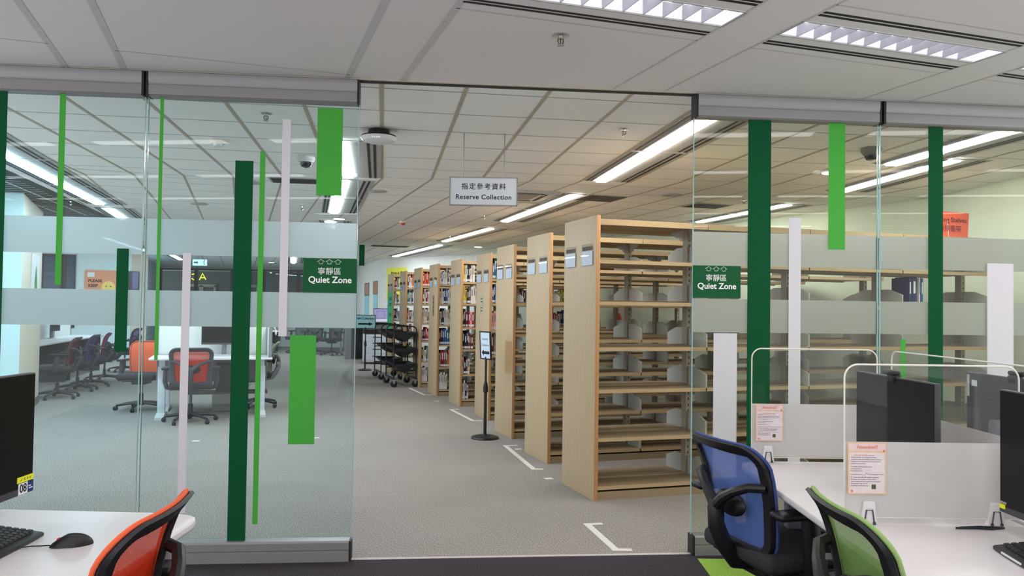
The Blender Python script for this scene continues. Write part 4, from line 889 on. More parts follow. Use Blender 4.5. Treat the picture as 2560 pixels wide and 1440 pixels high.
# ------------------------------------------------------------------ task chairs
def task_chair(label, mm, mf, ms, mfr, loc, rz, group):
    t = thing('task_chair', label, 'chair', loc, rz, group)
    zb, zt, R0 = 0.45, 0.905, 0.085
    def yS(x, z):
        v = (z - zb) / (zt - zb); c = max(0.0, v - 0.72)
        return -0.185 - 0.085 * v + 0.036 * (x / 0.25) ** 2 - 0.38 * c * c + 0.02 * math.sin(PI * v)
    def hw(z): return 0.212 + 0.042 * (z - zb) / (zt - zb)
    def loop(ins, dy, n=7):
        r = R0 - ins; pts = []
        for (sx, cz, a0) in ((1, zb + ins + r, -PI / 2), (1, zt - ins - r, 0), (-1, zt - ins - r, PI / 2), (-1, zb + ins + r, PI)):
            w_ = hw(cz) - ins - r
            for k in range(n + 1):
                a = a0 + (PI / 2) * k / n; x = sx * w_ + r * math.cos(a); z = cz + r * math.sin(a); pts.append((x, z))
            if a0 in (-PI / 2, PI / 2):   # side run
                nz = (zt - ins - r) if a0 < 0 else (zb + ins + r); w2 = hw(nz) - ins - r
                for k in range(1, 6):
                    f = k / 6; pts.append((sx * (w_ + (w2 - w_) * f) + sx * r, cz + (nz - cz) * f))
            else:
                for k in range(1, 8): pts.append((sx * w_ * (1 - 2 * k / 8), cz + r * math.sin(a0 + PI / 2)))
        return [(x, yS(x, z) + dy, z) for x, z in pts]
    # frame: flat band round the edge
    b = MB(); L = [[b.bm.verts.new(p) for p in lp] for lp in (loop(0.004, 0.004), loop(0.0, -0.006), loop(0.006, -0.018), loop(0.040, -0.016), loop(0.046, -0.006), loop(0.042, 0.002))]
    n = len(L[0])
    for i in range(6):
        A, B = L[i], L[(i + 1) % 6]
        for k in range(n): b.bm.faces.new([A[k], A[(k + 1) % n], B[(k + 1) % n], B[k]])
    b.build('back_frame', mfr, t, smooth=50)
    b = MB(); b.tube(loop(0.001, 0.008), 0.0065, 8, closed=True); b.build('fabric_rim', mf, t)
    # woven panel with UVs in metres
    me = bpy.data.meshes.new('back_mesh'); V, F, UV = [], [], []; nv, nu = 18, 12
    for j in range(nv + 1):
        z = zb + 0.014 + (zt - zb - 0.028) * j / nv; h_ = hw(z) - 0.014; r = R0 - 0.014; e = min(z - zb - 0.014, zt - 0.014 - z)
        if e < r: h_ = h_ - r + math.sqrt(max(0, r * r - (r - e) ** 2))
        for i in range(nu + 1):
            x = h_ * (2 * i / nu - 1); V.append((x, yS(x, z) + 0.008, z))
    for j in range(nv):
        for i in range(nu): a = j * (nu + 1) + i; F.append((a, a + 1, a + nu + 2, a + nu + 1))
    me.from_pydata(V, [], F); uvl = me.uv_layers.new(name='UVMap')
    for p in me.polygons:
        p.use_smooth = True
        for li in p.loop_indices: v = V[me.loops[li].vertex_index]; uvl.data[li].uv = (v[0], v[2])
    me.materials.append(mm); ob('back_mesh', me, t)
    # lumbar pad, Y shaped carrier
    b = MB(); b.ellipsoid((0, yS(0, 0.65) - 0.018, 0.645), (0.105, 0.022, 0.052), 20, 10); b.build('lumbar_pad', m_black, t)
    hub = Vector((0, yS(0, 0.66) - 0.085, 0.635))
    for s_ in (-1, 1):
        e = Vector((s_ * (hw(0.74) - 0.02), yS(0.22, 0.74) - 0.014, 0.745)); mid = Vector((s_ * 0.11, hub.y + 0.012, 0.715)); m2 = Vector((s_ * 0.175, (mid.y + e.y) / 2 - 0.012, 0.742))
        b = MB(); b.tube([hub, (hub + mid) / 2 + Vector((0, -0.004, 0.008)), mid, m2, e], [0.026, 0.022, 0.019, 0.018, 0.018], 10); b.build('carrier_arm', mfr, t)
    b = MB(); b.tube([hub + Vector((0, 0, 0.03)), hub, (0, hub.y + 0.004, 0.56), (0, hub.y + 0.04, 0.48), (0, -0.20, 0.415), (0, -0.05, 0.395)], [0.018, 0.028, 0.028, 0.028, 0.030, 0.032], 10, flat=1.25)
    b.ellipsoid((-0.045, hub.y + 0.015, 0.60), (0.022, 0.02, 0.03), 12, 8); b.build('back_spine', mfr, t)
    b = MB(); b.box((-0.245, -0.205, 0.415), (0.245, 0.265, 0.492), 0.032, 4)
    b.build('seat', ms, t)
    b = MB(); b.box((-0.21, -0.17, 0.40), (0.21, 0.23, 0.418), 0.006); b.box((-0.09, -0.12, 0.345), (0.09, 0.12, 0.402), 0.01); b.tube([(0.08, 0.02, 0.375), (0.26, 0.02, 0.370)], 0.006, 8); b.build('seat_pan', mfr, t)
    for s_ in (-1, 1):
        b = MB(); b.box((s_ * 0.285 - 0.042, -0.215, 0.640), (s_ * 0.285 + 0.042, 0.045, 0.672), 0.014, 3); ar = b.build('armrest', m_black, t)
        b = MB(); b.tube([(s_ * 0.20, -0.03, 0.405), (s_ * 0.27, -0.035, 0.42), (s_ * 0.29, -0.045, 0.50), (s_ * 0.287, -0.06, 0.645)], [0.022, 0.026, 0.028, 0.024], 10, flat=1.4); b.build('arm_post', mfr, ar)
    b = MB(); b.tube([(0, 0, 0.09), (0, 0, 0.22)], 0.027, 14); b.tube([(0, 0, 0.2), (0, 0, 0.36)], 0.017, 12); b.build('gas_lift', m_steel if mfr is m_greyp else m_dark, t)
    b = MB(); b.lathe([(0.04, 0.065), (0.045, 0.11), (0.03, 0.125)], 14)
    for k in range(5):
        a = 2 * PI * k / 5 + 0.35; c, d = math.cos(a), math.sin(a); b.tube([(c * 0.03, d * 0.03, 0.098), (c * 0.18, d * 0.18, 0.085), (c * 0.305, d * 0.305, 0.062)], [0.024, 0.019, 0.013], 8)
    b.build('star_base', m_dark if mfr is m_greyp else mfr, t)
    for k in range(5):
        a = 2 * PI * k / 5 + 0.35; x, y = math.cos(a) * 0.31, math.sin(a) * 0.31
        b = MB(); b.lathe([(0.02, -0.022), (0.028, -0.018), (0.028, -0.004), (0.015, -0.003), (0.015, 0.003), (0.028, 0.004), (0.028, 0.018), (0.02, 0.022)], 14, (x, y, 0.028), 'x' if k % 2 else 'y'); b.build('caster', m_dark, t)
    return t
NC, FC_ = 'mesh chairs at the near desks', 'chairs beyond the glass wall'
task_chair('blue mesh office chair pushed up to the right desk, beside the glass edge', m_blue, m_bluef, m_seat, m_black, (1.11, 3.40, 0), math.radians(-72), NC)
task_chair('green mesh office chair at the right desk in front of the white notice panel', m_green, m_greenf, m_seat, m_black, (1.165, 2.24, 0), math.radians(-92), NC)
task_chair('orange mesh office chair at the left desk beside the black mouse', m_orange, m_orangef, m_seat, m_black, (-1.155, 2.08, 0), math.radians(94), NC)
c1 = task_chair('orange mesh chair with its back to us at the standing-height desk, beside the white strip', m_orange, m_greyf, m_seat, m_dark, (-3.86, 9.86, 0), 0.36, FC_)
c2 = task_chair('orange chair turned towards us at the left end of the standing-height desk', m_orangef, m_orangef, m_seat, m_dark, (-4.95, 10.95, 0), PI + 0.05, FC_)
c3 = task_chair('grey framed lime chair at the right end of the standing-height desk', m_green, m_greenf, m_seat, m_greyp, (-3.56, 11.45, 0), 1.80, FC_)
task_chair('maroon chair nearest the beige column on the far left', m_brown, m_brownf, m_seatb, m_dark, (-6.72, 12.1, 0), 1.85, FC_)
c5 = task_chair('navy chair behind the maroon chair, second from the beige column', m_navy, m_navyf, m_seat, m_dark, (-6.98, 13.15, 0), 1.8, FC_)
dup(c5, (-7.42, 14.9, 0), 1.95, 'navy chair in the middle of the left row, third from the beige column', FC_)
dup(c5, (-8.05, 17.0, 0), 1.7, 'dark chair half behind the short dark green strip, farthest in the left row', FC_)
dup(c5, (-7.15, 13.9, 0), 2.1, 'dark chair showing a patch of orange between the navy chairs', FC_)
for o in [k for k in COL.objects if k.name.startswith('task_chair') and k['label'].startswith('dark chair showing')]:
    for k in [k for k in COL.objects if k.parent is o and k.name.startswith('back_mesh')]:
        k.data = k.data.copy(); k.data.materials[0] = m_orange
c6 = task_chair('dark grey chair at the left side of the far teal table', m_greym, m_greyf, m_seat, m_dark, (-6.45, 24.5, 0), 2.6, FC_)
dup(c6, (-5.8, 24.1, 0), 0.2, 'dark grey chair in front of the far teal table, middle of three', FC_)
dup(c6, (-5.2, 23.6, 0), 0.9, 'dark grey chair at the right of the far teal table, by the side wall', FC_)

# ------------------------------------------------------------------ near desks
def rounded(pts, r, n=5):
    out = []
    m_ = len(pts)
    for i in range(m_):
        p0, p, p1 = Vector(pts[i - 1]), Vector(pts[i]), Vector(pts[(i + 1) % m_]); a = (p0 - p).normalized(); c = (p1 - p).normalized()
        rr = r[i] if isinstance(r, (list, tuple)) else r
        if rr <= 0: out.append(tuple(p)); continue
        A, C = p + a * rr, p + c * rr
        for k in range(n + 1):
            f = k / n; q = A * (1 - f) ** 2 + p * 2 * f * (1 - f) + C * f * f; out.append(tuple(q))
    return out
def near_desk(label, outline, r, legs, loc=(0, 0, 0)):
    t = thing('desk', label, 'desk', loc, 0, 'white near desks')
    b = MB(); b.prism(rounded(outline, r), (0, 0, 0.705), (1, 0, 0), (0, 1, 0), (0, 0, 0.025), 0.006); b.build('desktop', m_white, t, smooth=40)
    for x, y, sx, sy in legs:
        b = MB(); b.box((x - sx, y - sy, 0), (x + sx, y + sy, 0.705), 0.004); b.build('leg', m_greyp, t)
    return t
near_desk('white desk at the lower left with the black keyboard and mouse', [(-1.70, 0.3), (-1.01, 0.3), (-1.00, 2.70), (-1.70, 2.725)], [0, 0, 0.11, 0.02], [(-1.35, 2.52, 0.30, 0.03), (-1.35, 0.6, 0.30, 0.03)])
near_desk('white desk at the lower right with notice panels, chair side', [(1.015, 0.4), (1.685, 0.4), (1.70, 3.79), (1.05, 3.79)], [0, 0, 0.02, 0.12], [(1.42, 3.55, 0.22, 0.03), (1.50, 2.69, 0.14, 0.03), (1.45, 0.9, 0.22, 0.03)])
near_desk('white desk on the far side of the clear divider at the lower right', [(1.715, 0.4), (2.40, 0.4), (2.42, 3.79), (1.73, 3.79)], [0, 0, 0.05, 0.02], [(2.05, 3.55, 0.25, 0.03), (2.05, 0.9, 0.25, 0.03)])

NOTICE = [('1.   Login with EdUHK account', 0.0060, 0.0), ('Staff and students of the University will be', 0.0049, 0.0), ('required to log in their EdUHK network username', 0.0049, 0), ('between the user name and password (password:', 0.0049, 0), ('retained from e-service)', 0.0049, 0.0), None, ('For details, please check the below', 0.0049, 0), ('announcement at', 0.0049, 0), ('https://lib.eduhk.hk/', 0.0049, 0.0)]
NOTICE2 = [('2.  Login non-EdUHK staff & students', 0.0060, 0.0), ('For library Card holders and other library', 0.0049, 0), ('visitors without EdUHK network account, please', 0.0049, 0), ('click the guest login service', 0.0049, 0), ('by clicking the following icon:', 0.0049, 0)]
m_peach = M('peach_border', (236, 196, 150), 0.7); m_pink = M('pink_header', (228, 206, 204), 0.7); m_salm = M('salmon_ink', (226, 130, 110), 0.7); m_pap2 = M('notice_paper', (230, 218, 220), 0.7)
def acrylic(label, p, q, notice, clips, corner=0.045, z0=0.752, zf=0.998, z1=1.252, rr=True):
    """clear sheet on clips from p to q; local x along it, local -y to the viewer"""
    p, q = Vector(p), Vector(q); d = q - p; L = d.length; t = thing('desk_screen', label, 'desk divider', (p.x, p.y, 0), math.atan2(d.y, d.x), 'clear desk dividers')
    def shape(ins=0.0):
        c = corner - ins; pts = [(ins, z0)]
        pts.append((L - ins, z0))
        if rr: pts += [(L - corner + c * math.cos(a), z1 - corner + c * math.sin(a)) for a in [PI / 2 * k / 8 for k in range(9)]]
        else: pts += [(L - ins, z1 - ins)]
        pts += [(corner + c * math.cos(a), z1 - corner + c * math.sin(a)) for a in [PI / 2 + PI / 2 * k / 8 for k in range(9)]]
        return pts
    b = MB(); b.prism(shape(0.002), (0, -0.0025, 0), (1, 0, 0), (0, 0, 1), (0, 0.005, 0)); b.build('acrylic_sheet', m_acryl, t, smooth=0)
    b = MB(); pts = shape(0.0); b.tube([(x, 0, z) for x, z in pts], 0.0032, 6, closed=True); b.build('polished_edge', m_acedge, t)
    b = MB(); b.box((0.003, 0.0028, z0 + 0.003), (L - 0.003, 0.0038, zf)); b.build('frosted_film', m_frostp, t, smooth=0)
    for cx in clips:
        b = MB(); b.prism([(-0.028, 0.731), (0.028, 0.731), (0.019, 0.806), (-0.017, 0.806)], (cx, -0.012, 0), (1, 0, 0), (0, 0, 1), (0, 0.022, 0), 0.002); k = b.build('clip', M('clip_white', (224, 222, 222), 0.4), t)
        b = MB(); b.tube([(cx - 0.016, -0.0135, 0.736), (cx - 0.010, -0.0135, 0.778), (cx + 0.010, -0.0135, 0.778), (cx + 0.016, -0.0135, 0.736)], 0.0022, 6)
        for s_ in (-0.016, 0.016): b.lathe([(0.005, -0.0150), (0.005, -0.012)], 12, (cx + s_, 0, 0.736), 'y')
        b.build('spring', m_dark, k)
    if notice is not None:
        x0, w_, h_ = notice, 0.126, 0.168; zt = zf - 0.002
        b = MB(); b.prism(rounded([(0, 0), (w_, 0), (w_, h_), (0, h_)], 0.004), (x0, -0.0050, zt - h_), (1, 0, 0), (0, 0, 1), (0, 0.0012, 0)); nt_ = b.build('notice', m_peach, t, smooth=0); nt_['label'] = 'peach bordered attention notice'
        b = MB(); b.prism(rounded([(0.004, 0.141), (w_ - 0.004, 0.141), (w_ - 0.004, h_ - 0.003), (0.004, h_ - 0.003)], 0.004), (x0, -0.0054, zt - h_), (1, 0, 0), (0, 0, 1), (0, 0.0006, 0)); b.build('notice_header', m_pink, nt_, smooth=0)
        b = MB(); b.prism(rounded([(0.005, 0.004), (w_ - 0.005, 0.004), (w_ - 0.005, 0.136), (0.005, 0.136)], 0.005), (x0, -0.0054, zt - h_), (1, 0, 0), (0, 0, 1), (0, 0.0006, 0)); b.build('notice_paper', m_pap2, nt_, smooth=0)
        text('lettering', 'Attention!!', 0.0155, m_salm, nt_, (x0 + w_ / 2, -0.0057, zt - 0.0145), FRONT, bold=0.0004, extrude=0.0001)
        z = zt - 0.041
        for blk, zs in ((NOTICE, zt - 0.041), (NOTICE2, zt - 0.113)):
            z = zs
            for i, ln in enumerate(blk):
                if ln: text('lettering', ln[0], ln[1], m_salm if (i == 0 and blk is NOTICE) else m_inkg, nt_, (x0 + 0.0095, -0.0057, z), FRONT, align='LEFT', bold=0.00012 if i == 0 else 0.00004, extrude=0.0001)
                z -= 0.0068 if ln else 0.0035
        b = MB(); b.tube([(x0 + 0.007, -0.0057, zt - 0.1035), (x0 + 0.048, -0.0057, zt - 0.1035), (x0 + 0.054, -0.0057, zt - 0.1065), (x0 + 0.062, -0.0057, zt - 0.099), (x0 + 0.070, -0.0057, zt - 0.1035), (x0 + w_ - 0.007, -0.0057, zt - 0.1035)], 0.0006, 4); b.build('rule', m_inkg, nt_)
        b = MB(); b.box((x0 + 0.078, -0.0058, zt - 0.151), (x0 + 0.092, -0.0054, zt - 0.136)); b.build('icon', M('key_icon', (74, 92, 40), 0.6, vary=0.5, scale=200), nt_, smooth=0)
        b = MB(); b.lathe([(0.0042, -0.0058), (0.0042, -0.0054)], 12, (x0 + 0.0135, 0, zt - 0.158), 'y'); b.lathe([(0.0042, -0.0062), (0.0042, -0.0054)], 12, (x0 + w_ - 0.008, 0, zt - 0.0265), 'y'); b.build('round_mark', m_salm, nt_, smooth=0)
    return t
acrylic('clear desk divider with a frosted foot and notice, between the green and blue chairs', (1.10, 2.69), (1.675, 2.69), 0.010, [0.078, 0.495])
acrylic('clear desk divider with a frosted foot and notice, farther end of right desk', (1.112, 3.765), (1.69, 3.765), 0.018, [0.075, 0.50])
acrylic('clear desk divider running lengthways along the right desk behind the screens', (1.722, 3.69), (1.690, 1.3), None, [0.3, 1.3, 2.2])
acrylic('clear desk divider with a rounded corner behind the black monitor on the left', (-1.722, 1.0), (-1.715, 2.70), None, [0.4, 1.3])

def monitor(label, loc, rz, w_=0.60, z0=0.815, z1=1.18, zdesk=0.73, webcam=False, backlit=False, stickers=None, tilt=0.0):
    """screen faces local -y; loc is the middle of the screen face in plan"""
    t = thing('monitor', label, 'monitor', (loc[0], loc[1], zdesk), rz, 'desk monitors'); a, c = z0 - zdesk, z1 - zdesk
    b = MB(); b.box((-w_ / 2, 0.0, a), (w_ / 2, 0.022, c), 0.003); cs = b.build('casing', m_monback, t)
    b = MB(); b.box((-w_ / 2 + 0.004, -0.0012, a + 0.022), (w_ / 2 - 0.004, 0.0002, c - 0.004)); b.build('screen', m_screen, cs, smooth=0)
    b = MB(); b.box((-w_ / 2 + 0.002, -0.0018, a + 0.001), (w_ / 2 - 0.002, 0.0002, a + 0.020)); b.build('chin', m_dark, cs, smooth=0)
    b = MB(); b.box((-0.16, 0.02, a + 0.06), (0.16, 0.045, c - 0.1), 0.01); b.build('rear_housing', m_monback, t)
    b = MB(); b.lathe([(0.030, 0.015), (0.030, 0.27), (0.027, 0.285)], 20, (0, 0.078, 0)); b.box((-0.03, 0.04, 0.20), (0.03, 0.08, 0.26)); b.build('stand_column', m_greyp, t)
    b = MB(); b.prism(rounded([(-0.13, 0.025), (0.13, 0.025), (0.13, 0.118), (-0.13, 0.118)], 0.03), (0, 0, 0.0005), (1, 0, 0), (0, 1, 0), (0, 0, 0.014), 0.003); b.build('stand_foot', M('foot_silver', (196, 196, 198), 0.35, 0.3), t)
    if webcam:
        b = MB(); b.box((-0.045, -0.02, c + 0.006), (0.045, 0.012, c + 0.026), 0.008); b.box((-0.02, -0.01, c - 0.02), (0.02, 0.026, c + 0.008), 0.003); b.build('webcam', m_black, t)
    return t, cs
ml, cs = monitor('black monitor with a number 08 sticker on the left desk', (-1.487, 2.255), PI / 2, w_=0.60, z0=0.832, z1=1.20)
# stickers at the lower corner next to the glass (local +x end)
b = MB(); b.box((0.215, -0.0032, 0.140), (0.298, -0.0020, 0.158)); st = b.build('sticker', m_yell, cs, smooth=0); st['label'] = 'yellow sticker'
b = MB(); b.prism([(0.228, 0.146), (0.240, 0.154), (0.236, 0.145)], (0, -0.0038, 0), (1, 0, 0), (0, 0, 1), (0, 0.0006, 0))
for k in range(3): b.lathe([(0.004, -0.0038), (0.004, -0.0030)], 10, (0.252 + 0.014 * k, 0, 0.149), 'y')
b.build('sticker_marks', M('sticker_marks', (150, 160, 30), 0.6), st, smooth=0)
b = MB(); b.box((0.222, -0.0032, 0.104), (0.268, -0.0020, 0.138)); st = b.build('sticker', m_paper, cs, smooth=0); st['label'] = 'white number sticker'
text('lettering', '08', 0.036, m_ink, st, (0.245, -0.0035, 0.121), FRONT, bold=0.0006)
b = MB(); b.box((0.268, -0.0032, 0.104), (0.298, -0.0020, 0.138)); st = b.build('sticker', m_blueS, cs, smooth=0); st['label'] = 'dark blue sticker'
b = MB(); b.box((0.272, -0.0036, 0.122), (0.284, -0.0031, 0.125)); b.box((0.274, -0.0036, 0.115), (0.294, -0.0031, 0.118)); b.build('sticker_marks', m_paper, st, smooth=0)
mr, cs = monitor('black monitor cut off by the right edge, with a yellow sticker', (1.558, 2.30), -PI / 2, w_=0.60, z0=0.80, z1=1.185)
b = MB(); b.box((-0.298, -0.0032, 0.082), (-0.268, -0.0020, 0.096)); st = b.build('sticker', m_yell, cs, smooth=0); st['label'] = 'yellow sticker'
b = MB(); b.box((-0.292, -0.0032, 0.098), (-0.262, -0.0020, 0.105)); b.build('sticker', M('grey_label', (150, 150, 150), 0.5), cs, smooth=0)
monitor('dark grey monitor standing behind the front notice panel on the right desk', (1.46, 3.125), -PI / 2 + 0.03, w_=0.60, webcam=True)
mo, cs = monitor('monitor showing its back with a round stand beyond the clear lengthways divider', (1.955, 3.15), PI / 2 + 0.02, w_=0.60, webcam=True)
b = MB(); b.box((0.225, 0.0215, 0.395), (0.262, 0.0232, 0.42)); b.build('sticker', m_paper, cs, smooth=0)
b = MB(); b.box((0.278, 0.0215, 0.35), (0.295, 0.0232, 0.44)); b.build('sticker', M('grey_label2', (190, 190, 192), 0.5), cs, smooth=0)

def keyboard(label, loc, rz):
    t = thing('keyboard', label, 'keyboard', loc, rz, 'black keyboards')
    b = MB(); b.prism([(-0.075, 0.003), (0.075, 0.008), (0.075, 0.030), (0.06, 0.030), (-0.068, 0.014), (-0.075, 0.011)], (-0.22, 0, 0), (0, 1, 0), (0, 0, 1), (0.44, 0, 0), 0.002); b.box((-0.19, 0.05, 0), (0.19, 0.07, 0.01)); b.box((-0.19, -0.07, 0), (0.19, -0.06, 0.006)); bd = b.build('body', m_black, t)
    b = MB()
    for r in range(5):
        y = -0.052 + 0.0205 * r; zb = 0.0155 + (y + 0.068) * 0.125
        for k in range(20):
            if r == 0 and 4 <= k <= 9: continue
            x = -0.208 + 0.0209 * k; b.hexa([(x, y, zb), (x + 0.0178, y, zb), (x + 0.0178, y + 0.0172, zb + 0.002), (x, y + 0.0172, zb + 0.002), (x + 0.002, y + 0.002, zb + 0.006), (x + 0.0158, y + 0.002, zb + 0.006), (x + 0.0158, y + 0.0145, zb + 0.0075), (x + 0.002, y + 0.0145, zb + 0.0075)])
        if r == 0: b.box((-0.124, y, zb), (0.0, y + 0.0172, zb + 0.006))
    b.build('keys', M('key_black', (34, 34, 38), 0.5), t, smooth=0)
    return t
keyboard('black keyboard on the left desk beside the mouse', (-1.435, 2.195, 0.7305), PI / 2 + 0.04)
kb = keyboard('black keyboard with a white label at the right edge', (1.475, 2.19, 0.7305), -PI / 2 - 0.12)
b = MB(); b.box((-0.16, -0.079, 0.006), (-0.05, -0.0745, 0.011)); b.build('label_strip', m_paper, kb, smooth=0)
t = thing('computer_mouse', 'black wired mouse on the left desk', 'mouse', (-1.242, 2.333, 0.7305), math.radians(28), 'computer mice')
b = MB(); b.ellipsoid((0, 0, 0.0), (0.056, 0.030, 0.034), 24, 14)
for v in b.bm.verts:
    if v.co.z < 0: v.co.z = 0
    if v.co.x < -0.01: v.co.z *= 0.55 + 0.45 * (0.056 + v.co.x) / 0.046; v.co.y *= 0.86
b.build('shell', m_black, t)
b = MB(); b.lathe([(0.009, -0.0035), (0.009, 0.0035)], 14, (-0.03, 0, 0.016), 'y'); b.build('wheel', m_red, t)
b = MB(); b.tube([(-0.054, 0, 0.006), (-0.075, 0.012, 0.004), (-0.10, 0.02, 0.004), (-0.135, 0.015, 0.005)], 0.0018, 6); b.build('cord', m_black, t)
b = MB(); b.tube([(1.44, 2.64, 0.734), (1.50, 2.635, 0.735), (1.55, 2.63, 0.734), (1.60, 2.645, 0.734), (1.53, 2.66, 0.734), (1.46, 2.65, 0.733)], 0.0032, 8); tag(b.build('cable', m_black), 'black cable lying in front of the notice panel on the right desk', 'cable')

# ------------------------------------------------------------------ desks beyond the glass
def far_desk(label, o, rz, L, D, h_=0.755, sit=True, back=True):
    t = thing('desk', label, 'desk', (o[0], o[1], 0), rz, 'white desks beyond the glass')
    b = MB(); b.box((0, 0, h_ - 0.025), (L, D, h_), 0.004); b.build('desktop', m_white, t)
    for x in (0.13, L - 0.12):
        b = MB()
        if sit:
            b.box((x - 0.045, D / 2 - 0.045, 0.05), (x + 0.045, D / 2 + 0.045, h_ - 0.12), 0.008); b.box((x - 0.035, D / 2 - 0.035, h_ - 0.14), (x + 0.035, D / 2 + 0.035, h_ - 0.025)); lg = b.build('leg', M('leg_white', (206, 216, 222), 0.4), t)
            b = MB(); b.prism([(0.02, 0.0), (D - 0.04, 0.0), (D - 0.04, 0.03), (D / 2, 0.06), (0.02, 0.03)], (x - 0.05, 0, 0), (0, 1, 0), (0, 0, 1), (0.10, 0, 0)); b.build('foot', M('foot_white', (206, 206, 206), 0.4), lg, smooth=0)
        else:
            b.box((x - 0.02, 0.04, 0), (x + 0.02, D - 0.04, h_ - 0.025)); b.build('leg', m_dark, t, smooth=0)
    if back:
        b = MB(); b.box((0.04, D - 0.03, h_ - 0.35), (L - 0.04, D - 0.02, h_ - 0.026)); b.build('modesty_panel', m_greyp, t, smooth=0)
    return t
R1 = 0.33; ex1 = Vector((math.cos(R1), math.sin(R1))); ey1 = Vector((-math.sin(R1), math.cos(R1))); O1 = Vector((-4.405, 9.91))
def at1(x, y): p = O1 + ex1 * x + ey1 * y; return (p.x, p.y)
far_desk('white standing-height desk on column legs, with the orange chair before it', O1, R1, 1.45, 0.70)
far_desk('white desk back to back with the standing-height desk', at1(0, 0.78), R1, 1.45, 0.70, back=False)
def screen(label, p, rz, L, z0, z1, mt=None):
    t = thing('desk_screen', label, 'desk divider', (p[0], p[1], 0), rz, 'white desk dividers')
    b = MB(); b.box((0, -0.012, z0), (L, 0.012, z1), 0.003); b.build('board', mt or M('divider_white', (226, 226, 220), 0.7, vary=0.02), t)
    for x in (-0.02, L):
        b = MB(); b.box((x, -0.02, z0 - 0.02), (x + 0.02, 0.02, z1 + 0.01)); b.build('end_post', m_alu, t, smooth=0)
    return t
screen('white divider board standing between the two back-to-back desks', at1(0.05, 0.74), R1, 1.36, 0.756, 1.13)
screen('white side board at the right end of the standing-height desk', at1(1.42, 0.04), R1 + PI / 2, 0.66, 0.756, 1.12)
monitor('black monitor on the standing-height desk, left of the dark green strip', at1(0.86, 0.50), R1, w_=0.56, z0=0.90, z1=1.24, zdesk=0.755)
t = thing('computer_tower', 'black desktop computer tower under the standing-height desk', 'computer', at1(0.86, 0.40) + (0,), R1)
b = MB(); b.box((-0.09, -0.05, 0.30), (0.09, 0.18, 0.66), 0.02); b.build('case', m_black, t)
b = MB(); b.box((-0.45, 0.0, 0.262), (0.55, 0.2, 0.30)); b.build('hanging_tray', M('tray_brown', (72, 62, 60), 0.6), t, smooth=0)
b = MB()
for x in (-0.42, 0.5): b.box((x, 0.15, 0.28), (x + 0.02, 0.17, 0.729))
b.build('tray_bracket', m_dark, t, smooth=0)
b = MB(); b.box((0, 0, 0), (0.30, 0.30, 0.22), 0.01); tag(b.build('storage_box', M('box_grey', (150, 150, 148), 0.6), None, at1(0.72, 0.75) + (0,), (0, 0, R1)), 'pale grey box on the carpet under the standing-height desk', 'box')
t = thing('headset', 'white headset hanging on the side board of the standing-height desk', 'headset', at1(1.41, 0.35) + (1.12,), R1)
b = MB(); b.tube([(-0.09 * math.cos(PI * k / 12) , 0, 0.012 + 0.09 * math.sin(PI * k / 12) - 0.06) for k in range(13)], 0.007, 8); b.build('headband', m_white, t)
for x in (-0.09, 0.09):
    b = MB(); b.ellipsoid((x, 0, -0.06), (0.014, 0.028, 0.034), 12, 8); b.build('ear_cup', m_white, t)
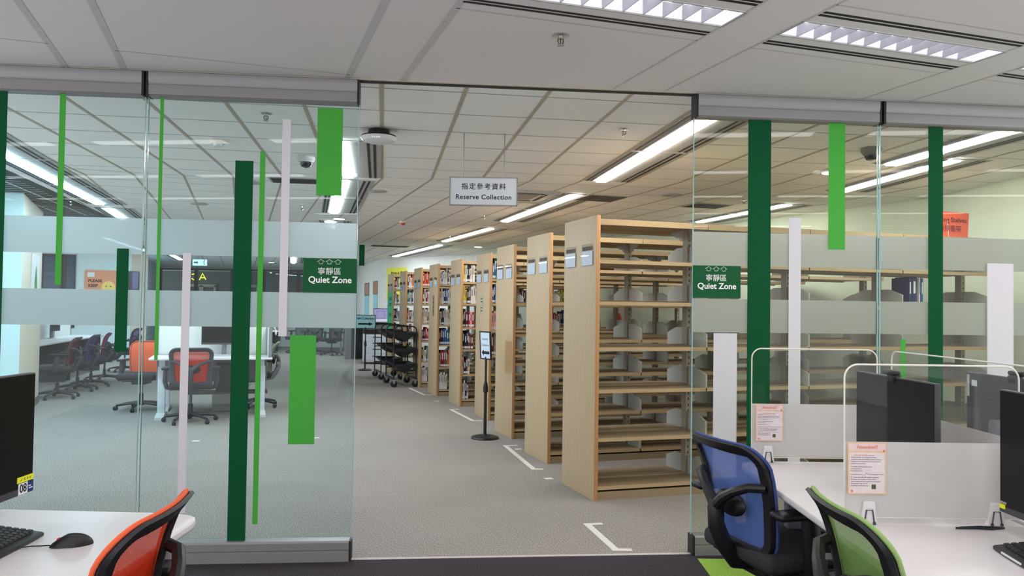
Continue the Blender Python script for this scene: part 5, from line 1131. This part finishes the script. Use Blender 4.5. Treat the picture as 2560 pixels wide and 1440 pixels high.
# long row on the far left
R2 = math.atan2(0.966, -0.26)
far_desk('long white desk along the row of navy chairs, nearer half', (-7.30, 12.25), R2, 2.6, 0.70, h_=0.74, sit=False)
far_desk('long white desk along the row of navy chairs, farther half', (-7.99, 14.82), R2, 2.6, 0.70, h_=0.74, sit=False)
for i, (sx, lab) in enumerate([(0.05, 'white divider board on the far left desk row, nearest the column'), (1.4, 'white divider board on the far left desk row, second from the column'), (2.75, 'white divider board on the far left desk row, third from the column'), (4.0, 'white divider board on the far left desk row, farthest from the column')]):
    p = Vector((-7.30, 12.25)) + Vector((-0.26, 0.966)) * sx + Vector((-0.966, -0.26)) * 0.64
    screen(lab, (p.x, p.y), R2, 1.2, 0.742, 1.16)
for i, (sx, lab) in enumerate([(0.5, 'black monitor on the far left desk row, nearest the column'), (1.8, 'black monitor on the far left desk row, second from the column'), (3.3, 'black monitor on the far left desk row, third from the column')]):
    p = Vector((-7.30, 12.25)) + Vector((-0.26, 0.966)) * sx + Vector((-0.966, -0.26)) * 0.42
    monitor(lab, (p.x, p.y), R2, w_=0.54, z0=0.88, z1=1.22, zdesk=0.74)
t = thing('table', 'table with a teal glass edge in the rear hall', 'table', (-5.95, 25.4, 0), 0.1)
b = MB(); b.box((-0.75, -0.5, 0.70), (0.75, 0.5, 0.73), 0.005); b.build('top', M('teal_glass', (110, 190, 176), 0.15), t)
for x in (-0.68, 0.68):
    for y in (-0.42, 0.42):
        b = MB(); b.box((x - 0.025, y - 0.025, 0), (x + 0.025, y + 0.025, 0.70)); b.build('leg', m_alu, t, smooth=0)
t = thing('counter', 'beige counter with a dark knee hole behind the far sign stand', 'counter', (-4.12, 22.2, 0), 0.25)
b = MB(); b.box((-0.40, -0.30, 0.98), (0.36, 0.30, 1.02), 0.004); b.build('top', m_beige, t)
for x in (-0.40, 0.20):
    b = MB(); b.box((x, -0.28, 0), (x + 0.15, 0.28, 0.98)); b.build('side_panel', m_beige if x > 0 else m_greyp, t, smooth=0)
b = MB(); b.box((-0.25, 0.2, 0), (0.2, 0.26, 0.98)); b.build('back_panel', m_dark, t, smooth=0)
far_desk('white desk in the rear hall behind the wide light green strip', (-7.6, 21.3), 0.2, 1.5, 0.7, h_=0.74, sit=False)
monitor('black monitor on the rear hall desk, right of the white strip', (-6.75, 21.6), 0.5, w_=0.5, z0=0.86, z1=1.2, zdesk=0.74)
t = thing('wall_display', 'dark narrow display case by the beige pillar on the left wall', 'display case', (-9.40, 20.22, 1.75), 0.32)
b = MB(); b.box((-0.12, -0.1, 0), (0.12, 0.08, 0.47), 0.01); b.build('case', m_dark, t)
b = MB(); b.box((-0.02, -0.106, 0.03), (0.11, -0.099, 0.44)); b.build('front', M('lilac_front', (96, 90, 130), 0.4), t, smooth=0)
